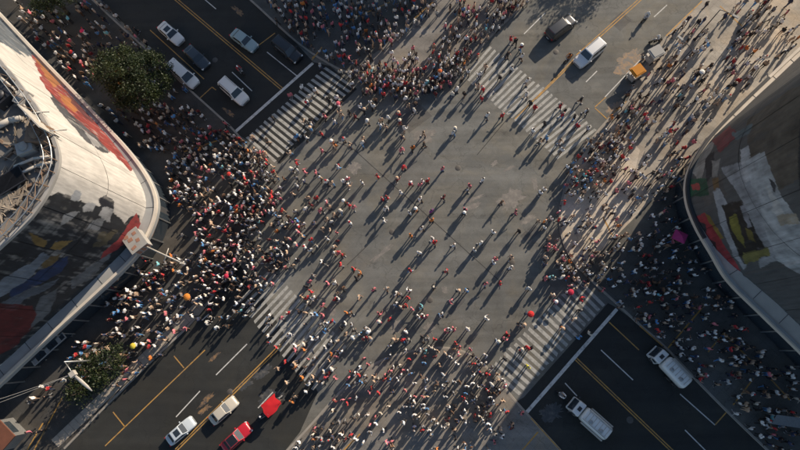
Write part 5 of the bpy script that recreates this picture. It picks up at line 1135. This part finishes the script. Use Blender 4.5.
# trucks with rounded white bodies
def truck(rear, front, label, rails):
    A, B = W(*rear, 1.2), W(*front, 1.2); d = B-A; c = (A+B)/2; L_ = d.length
    e = empty('tank_truck', (c.x, c.y, 0), math.atan2(d.y, d.x)); tag(e, label, 'truck')
    MB().box((0, 0, .58), (L_*.94, .9, .2)).build('chassis', M['dark_trim'], e)
    prof = []; n = 20
    x0, x1 = -L_*.48, L_*.20; vs = []
    st = [(x0, .55), (x0+.08, .85), (x0+.2, .97), (x0+.5, 1.0), (x1-.5, 1.0), (x1-.2, .97), (x1-.08, .85), (x1, .55)]
    for x, k in st:
        for i in range(n):
            t = 2*math.pi*i/n; cy, sy = math.cos(t), math.sin(t)
            vs.append((x, .88*k*math.copysign(abs(cy)**.6, cy), 1.52+.78*k*math.copysign(abs(sy)**.6, sy)))
    m = len(st); fs = [[j*n+i, (j+1)*n+i, (j+1)*n+(i+1) % n, j*n+(i+1) % n] for j in range(m-1) for i in range(n)]+[list(range(n)), list(range((m-1)*n+n-1, (m-1)*n-1, -1))]
    bd = fixn(obj('tank_body', mesh_of('tank_body', vs, fs, True), M['carpaint'], e)); bd.color = (.74, .73, .69, 1)
    for k in range(7): MB().box((x0+.45+k*(x1-x0-.9)/6, 0, 2.295), (.06, 1.0, .04)).build('top_rib', M['pale_metal'], bd)
    for k in (.3, .7): MB().lathe([(0, 2.3), (.22, 2.3), (.22, 2.4), (.18, 2.43), (0, 2.43)], 12, Matrix.Translation((x0+(x1-x0)*k, .3, 0))).build('hatch', M['steel'], bd)
    for y in ((-1, 1) if rails else (-1,)):
        MB().box(((x0+x1)/2-.2, y*1.0, 1.45), ((x1-x0)*.8, .16, .5)).build('side_locker', M['pale_metal'], e); MB().tube((x0+.2, y*.62, 2.3), (x1-.2, y*.62, 2.3), .035).build('top_rail', M['steel'], e)
    cabm = bevelled([(L_*.22, -.92, .42), (L_*.5, -.84, .42), (L_*.5, .84, .42), (L_*.22, .92, .42), (L_*.23, -.84, 1.95), (L_*.39, -.78, 1.95), (L_*.39, .78, 1.95), (L_*.23, .84, 1.95)], BOXF, .16, 4)
    cb = obj('cab', cabm, M['carpaint'], e); cb.color = (.72, .71, .68, 1)
    q = [Vector((L_*.475, -.70, .98)), Vector((L_*.475, .70, .98)), Vector((L_*.413, .66, 1.82)), Vector((L_*.413, -.66, 1.82))]
    obj('windshield', mesh_of('windshield', [p+Vector((.045, 0, .01)) for p in q]+[p-Vector((.02, 0, 0)) for p in q], [[0, 1, 2, 3], [7, 6, 5, 4], [0, 4, 5, 1], [1, 5, 6, 2], [2, 6, 7, 3], [3, 7, 4, 0]]), M['glass'], e)
    MB().box((L_*.31, 0, 1.97), (.4, .5, .06)).build('roof_vent', M['dark_trim'], e)
    for y in (-1, 1):
        MB().box((L_*.33, y*.885, 1.4), (.55, .03, .5)).build('side_window', M['glass'], e); MB().box((L_*.495, y*.6, .75), (.1, .3, .2)).build('headlight', M['lamp_clear'], e)
        MB().box((L_*.43, y*1.03, 1.5), (.1, .18, .32)).build('wing_mirror', M['dark_trim'], e); MB().box((-L_*.475, y*.6, .72), (.06, .25, .15)).build('taillight', M['lamp_red'], e)
        for x in (-.36, -.2, .34):
            mm = Matrix.Translation((L_*x, y*.80, .4)) @ Matrix.Rotation(math.pi/2, 4, 'X')
            w = MB().lathe([(.22, -.13), (.36, -.13), (.4, -.09), (.4, .09), (.36, .13), (.22, .13), (.22, -.13)], 18, mm).build('wheel', M['rubber'], e); MB().lathe([(0, -.1), (.22, -.09), (.22, .09), (0, .1)], 12, mm).build('rim', M['rim'], w)
    return e
truck((686, 385), (653, 350), 'white tank truck with one side locker beside the right pavement', False)
truck((608, 435), (571, 402), 'white tank truck with twin side lockers behind the motorcycle, lower right road', True)

def motorcycle(px, py, head, col, label, rider, rlabel, hat=1.8):
    p = W(px, py, .8); e = empty('motorcycle', (p.x, p.y, gz(p)), head-math.pi/2); tag(e, label, 'motorcycle', 'motorcycles among the traffic')
    for y in (-.65, .65):
        m = Matrix.Translation((0, y, .3)) @ Matrix.Rotation(math.pi/2, 4, 'Y')
        w = MB().lathe([(.2, -.05), (.27, -.055), (.3, 0), (.27, .055), (.2, .05), (.2, -.05)], 18, m).build('wheel', M['rubber'], e); MB().lathe([(0, -.04), (.2, -.03), (.2, .03), (0, .04)], 10, m).build('rim', M['rim'], w)
    f = MB(); f.tube((0, .65, .3), (0, .42, .95), .035); f.path([(0, .42, .9), (0, .1, .6), (0, -.35, .65), (0, -.65, .3)], .035); f.box((0, .05, .42), (.24, .42, .3)); f.tube((.12, .1, .35), (.14, -.7, .33), .045); f.build('frame', M['dark_steel'], e)
    t = MB().lathe([(.0, -.3), (.1, -.26), (.15, -.05), (.15, .15), (.08, .28), (0, .3)], 10, Matrix.Translation((0, .15, .8)) @ Matrix.Rotation(-math.pi/2, 4, 'X')).build('tank', M['carpaint'], e); t.color = col+(1,)
    MB().box((0, -.3, .78), (.26, .7, .1)).build('seat', M['rubber'], e)
    MB().path([(-.36, .3, 1.03), (-.2, .42, 1.0), (.2, .42, 1.0), (.36, .3, 1.03)], .02).build('handlebar', M['steel'], e); MB().lathe([(0, .0), (.09, .02), (.09, .08), (0, .1)], 10, Matrix.Translation((0, .5, .85)) @ Matrix.Rotation(-math.pi/2, 4, 'X')).build('headlamp', M['lamp_clear'], e)
    r, _ = person((p.x-math.cos(head)*.2, p.y-math.sin(head)*.2), head-math.pi/2, rider, pr, pose=5, z=gz(p)-.165, hat=hat); r.scale = (1, 1, 1)
    tag(r, rlabel, 'person'); return e
def hd(a, b): d = W(*b)-W(*a); return math.atan2(d.y, d.x)
UPR = hd((540, 60), (600, 10)); ULD = hd((170, 30), (240, 90))
motorcycle(647, 16, UPR+math.pi, (.5, .5, .5), 'motorcycle with pale rider alone on the upper right road', 'w', 'rider in white on the lone upper right motorcycle')
motorcycle(657, 39, UPR+2.6, (.3, .3, .3), 'motorcycle beside the grey roofed cart', 'w', 'rider in white next to the grey roofed cart')
motorcycle(239, 69, ULD, (.02, .02, .02), 'black motorcycle above the white estate car on the shaded road', 'r', 'rider in red above the white estate car')
motorcycle(563, 396, hd((607, 434), (571, 402)), (.2, .2, .2), 'motorcycle just ahead of a tank truck on the lower right road', 'w', 'rider in white just ahead of the lower right tank truck')
motorcycle(569, 57, UPR+math.pi, (.4, .15, .02), 'motorcycle with orange tank in front of the upper right white car', 'o', 'rider in orange in front of the upper right white car')
motorcycle(262, 416, hd((208, 424), (237, 398)), (.05, .05, .05), 'motorcycle right of the red car by the red canopy', 'g', 'rider in grey behind the red canopied tricycle')
# tricycle with a red canopy
p = W(272, 405, 1.6); H_ = hd((208, 424), (237, 398)); e = empty('tricycle', (p.x, p.y, 0), H_-math.pi/2); tag(e, 'cargo tricycle under a bright red canopy on the lower left road', 'tricycle')
for x, y in ((-.55, -.5), (.55, -.5), (0, 1.1)):
    m = Matrix.Translation((x, y, .32)) @ Matrix.Rotation(math.pi/2, 4, 'Y'); w = MB().lathe([(.26, -.03), (.32, 0), (.26, .03), (.24, 0), (.26, -.03)], 20, m).build('wheel', M['rubber'], e)
    sp = MB(); sp.lathe([(0, -.04), (.05, -.03), (.05, .03), (0, .04)], 8, m)
    for k in range(6): a = k*math.pi/3; sp.tube(m @ Vector((0, 0, 0)), m @ Vector((.25*math.cos(a), .25*math.sin(a), 0)), .008, n=4)
    sp.build('spokes', M['steel'], w)
MB().box((0, -.45, .62), (1.0, 1.2, .34)).box((0, -.9, .95), (1.0, .08, .5)).build('cargo_bench', M['rust'], e)
MB().path([(0, 1.1, .32), (0, .95, .95), (0, .5, .5), (0, .1, .5)], .03).tube((-.55, -.5, .32), (.55, -.5, .32), .025).build('frame', M['dark_steel'], e)
MB().path([(-.3, .8, 1.02), (0, .95, .98), (.3, .8, 1.02)], .02).build('handlebar', M['steel'], e); MB().box((0, .3, .85), (.2, .26, .07)).tube((0, .3, .5), (0, .3, .82), .025).build('saddle', M['rubber'], e)
vs = []; nx, ny = 8, 10
for j in range(ny+1):
    for i in range(nx+1):
        u, v_ = i/nx*2-1, j/ny*2-1; x, y = u*.8, v_*1.08
        if u > .5 and v_ > .2: x -= .18*(v_-.2)
        if v_ < -.7 and u < 0: y += .25*-u
        x += .16*noise.noise(Vector((u*1.3, v_*1.3, 4.0))); y += .22*noise.noise(Vector((u*1.3+5, v_*1.3, 9.0)))
        vs.append((x, y-.1, 1.95-.22*u*u-.05*v_*v_+.05*noise.noise(Vector((x*2, y*2, 1)))))
vs2 = [(x, y, z-.03) for x, y, z in vs]; m_ = nx+1
fs = [[j*m_+i, j*m_+i+1, (j+1)*m_+i+1, (j+1)*m_+i] for j in range(ny) for i in range(nx)]; nn = len(vs)
o = obj('canopy', mesh_of('canopy', vs+vs2, fs+[[k+nn for k in reversed(f)] for f in fs], True), M['canvas'], e); o.color = (.62, .012, .018, 1)
for x in (-.5, .5):
    for y in (-.95, .4): MB().tube((x, y, .45), (x, y, 1.85), .02).build('post', M['steel'], e)
r, _ = person(W(277, 400, 1.5), H_-math.pi/2, 'k', pr, pose=0, hat=.9); tag(r, 'person in black walking right beside the red canopy', 'person')
r, _ = person(W(291, 402, 1.5), H_-math.pi/2+.4, 'o', pr, pose=1, hat=.9); tag(r, 'person in orange pushing on past the red canopy', 'person')
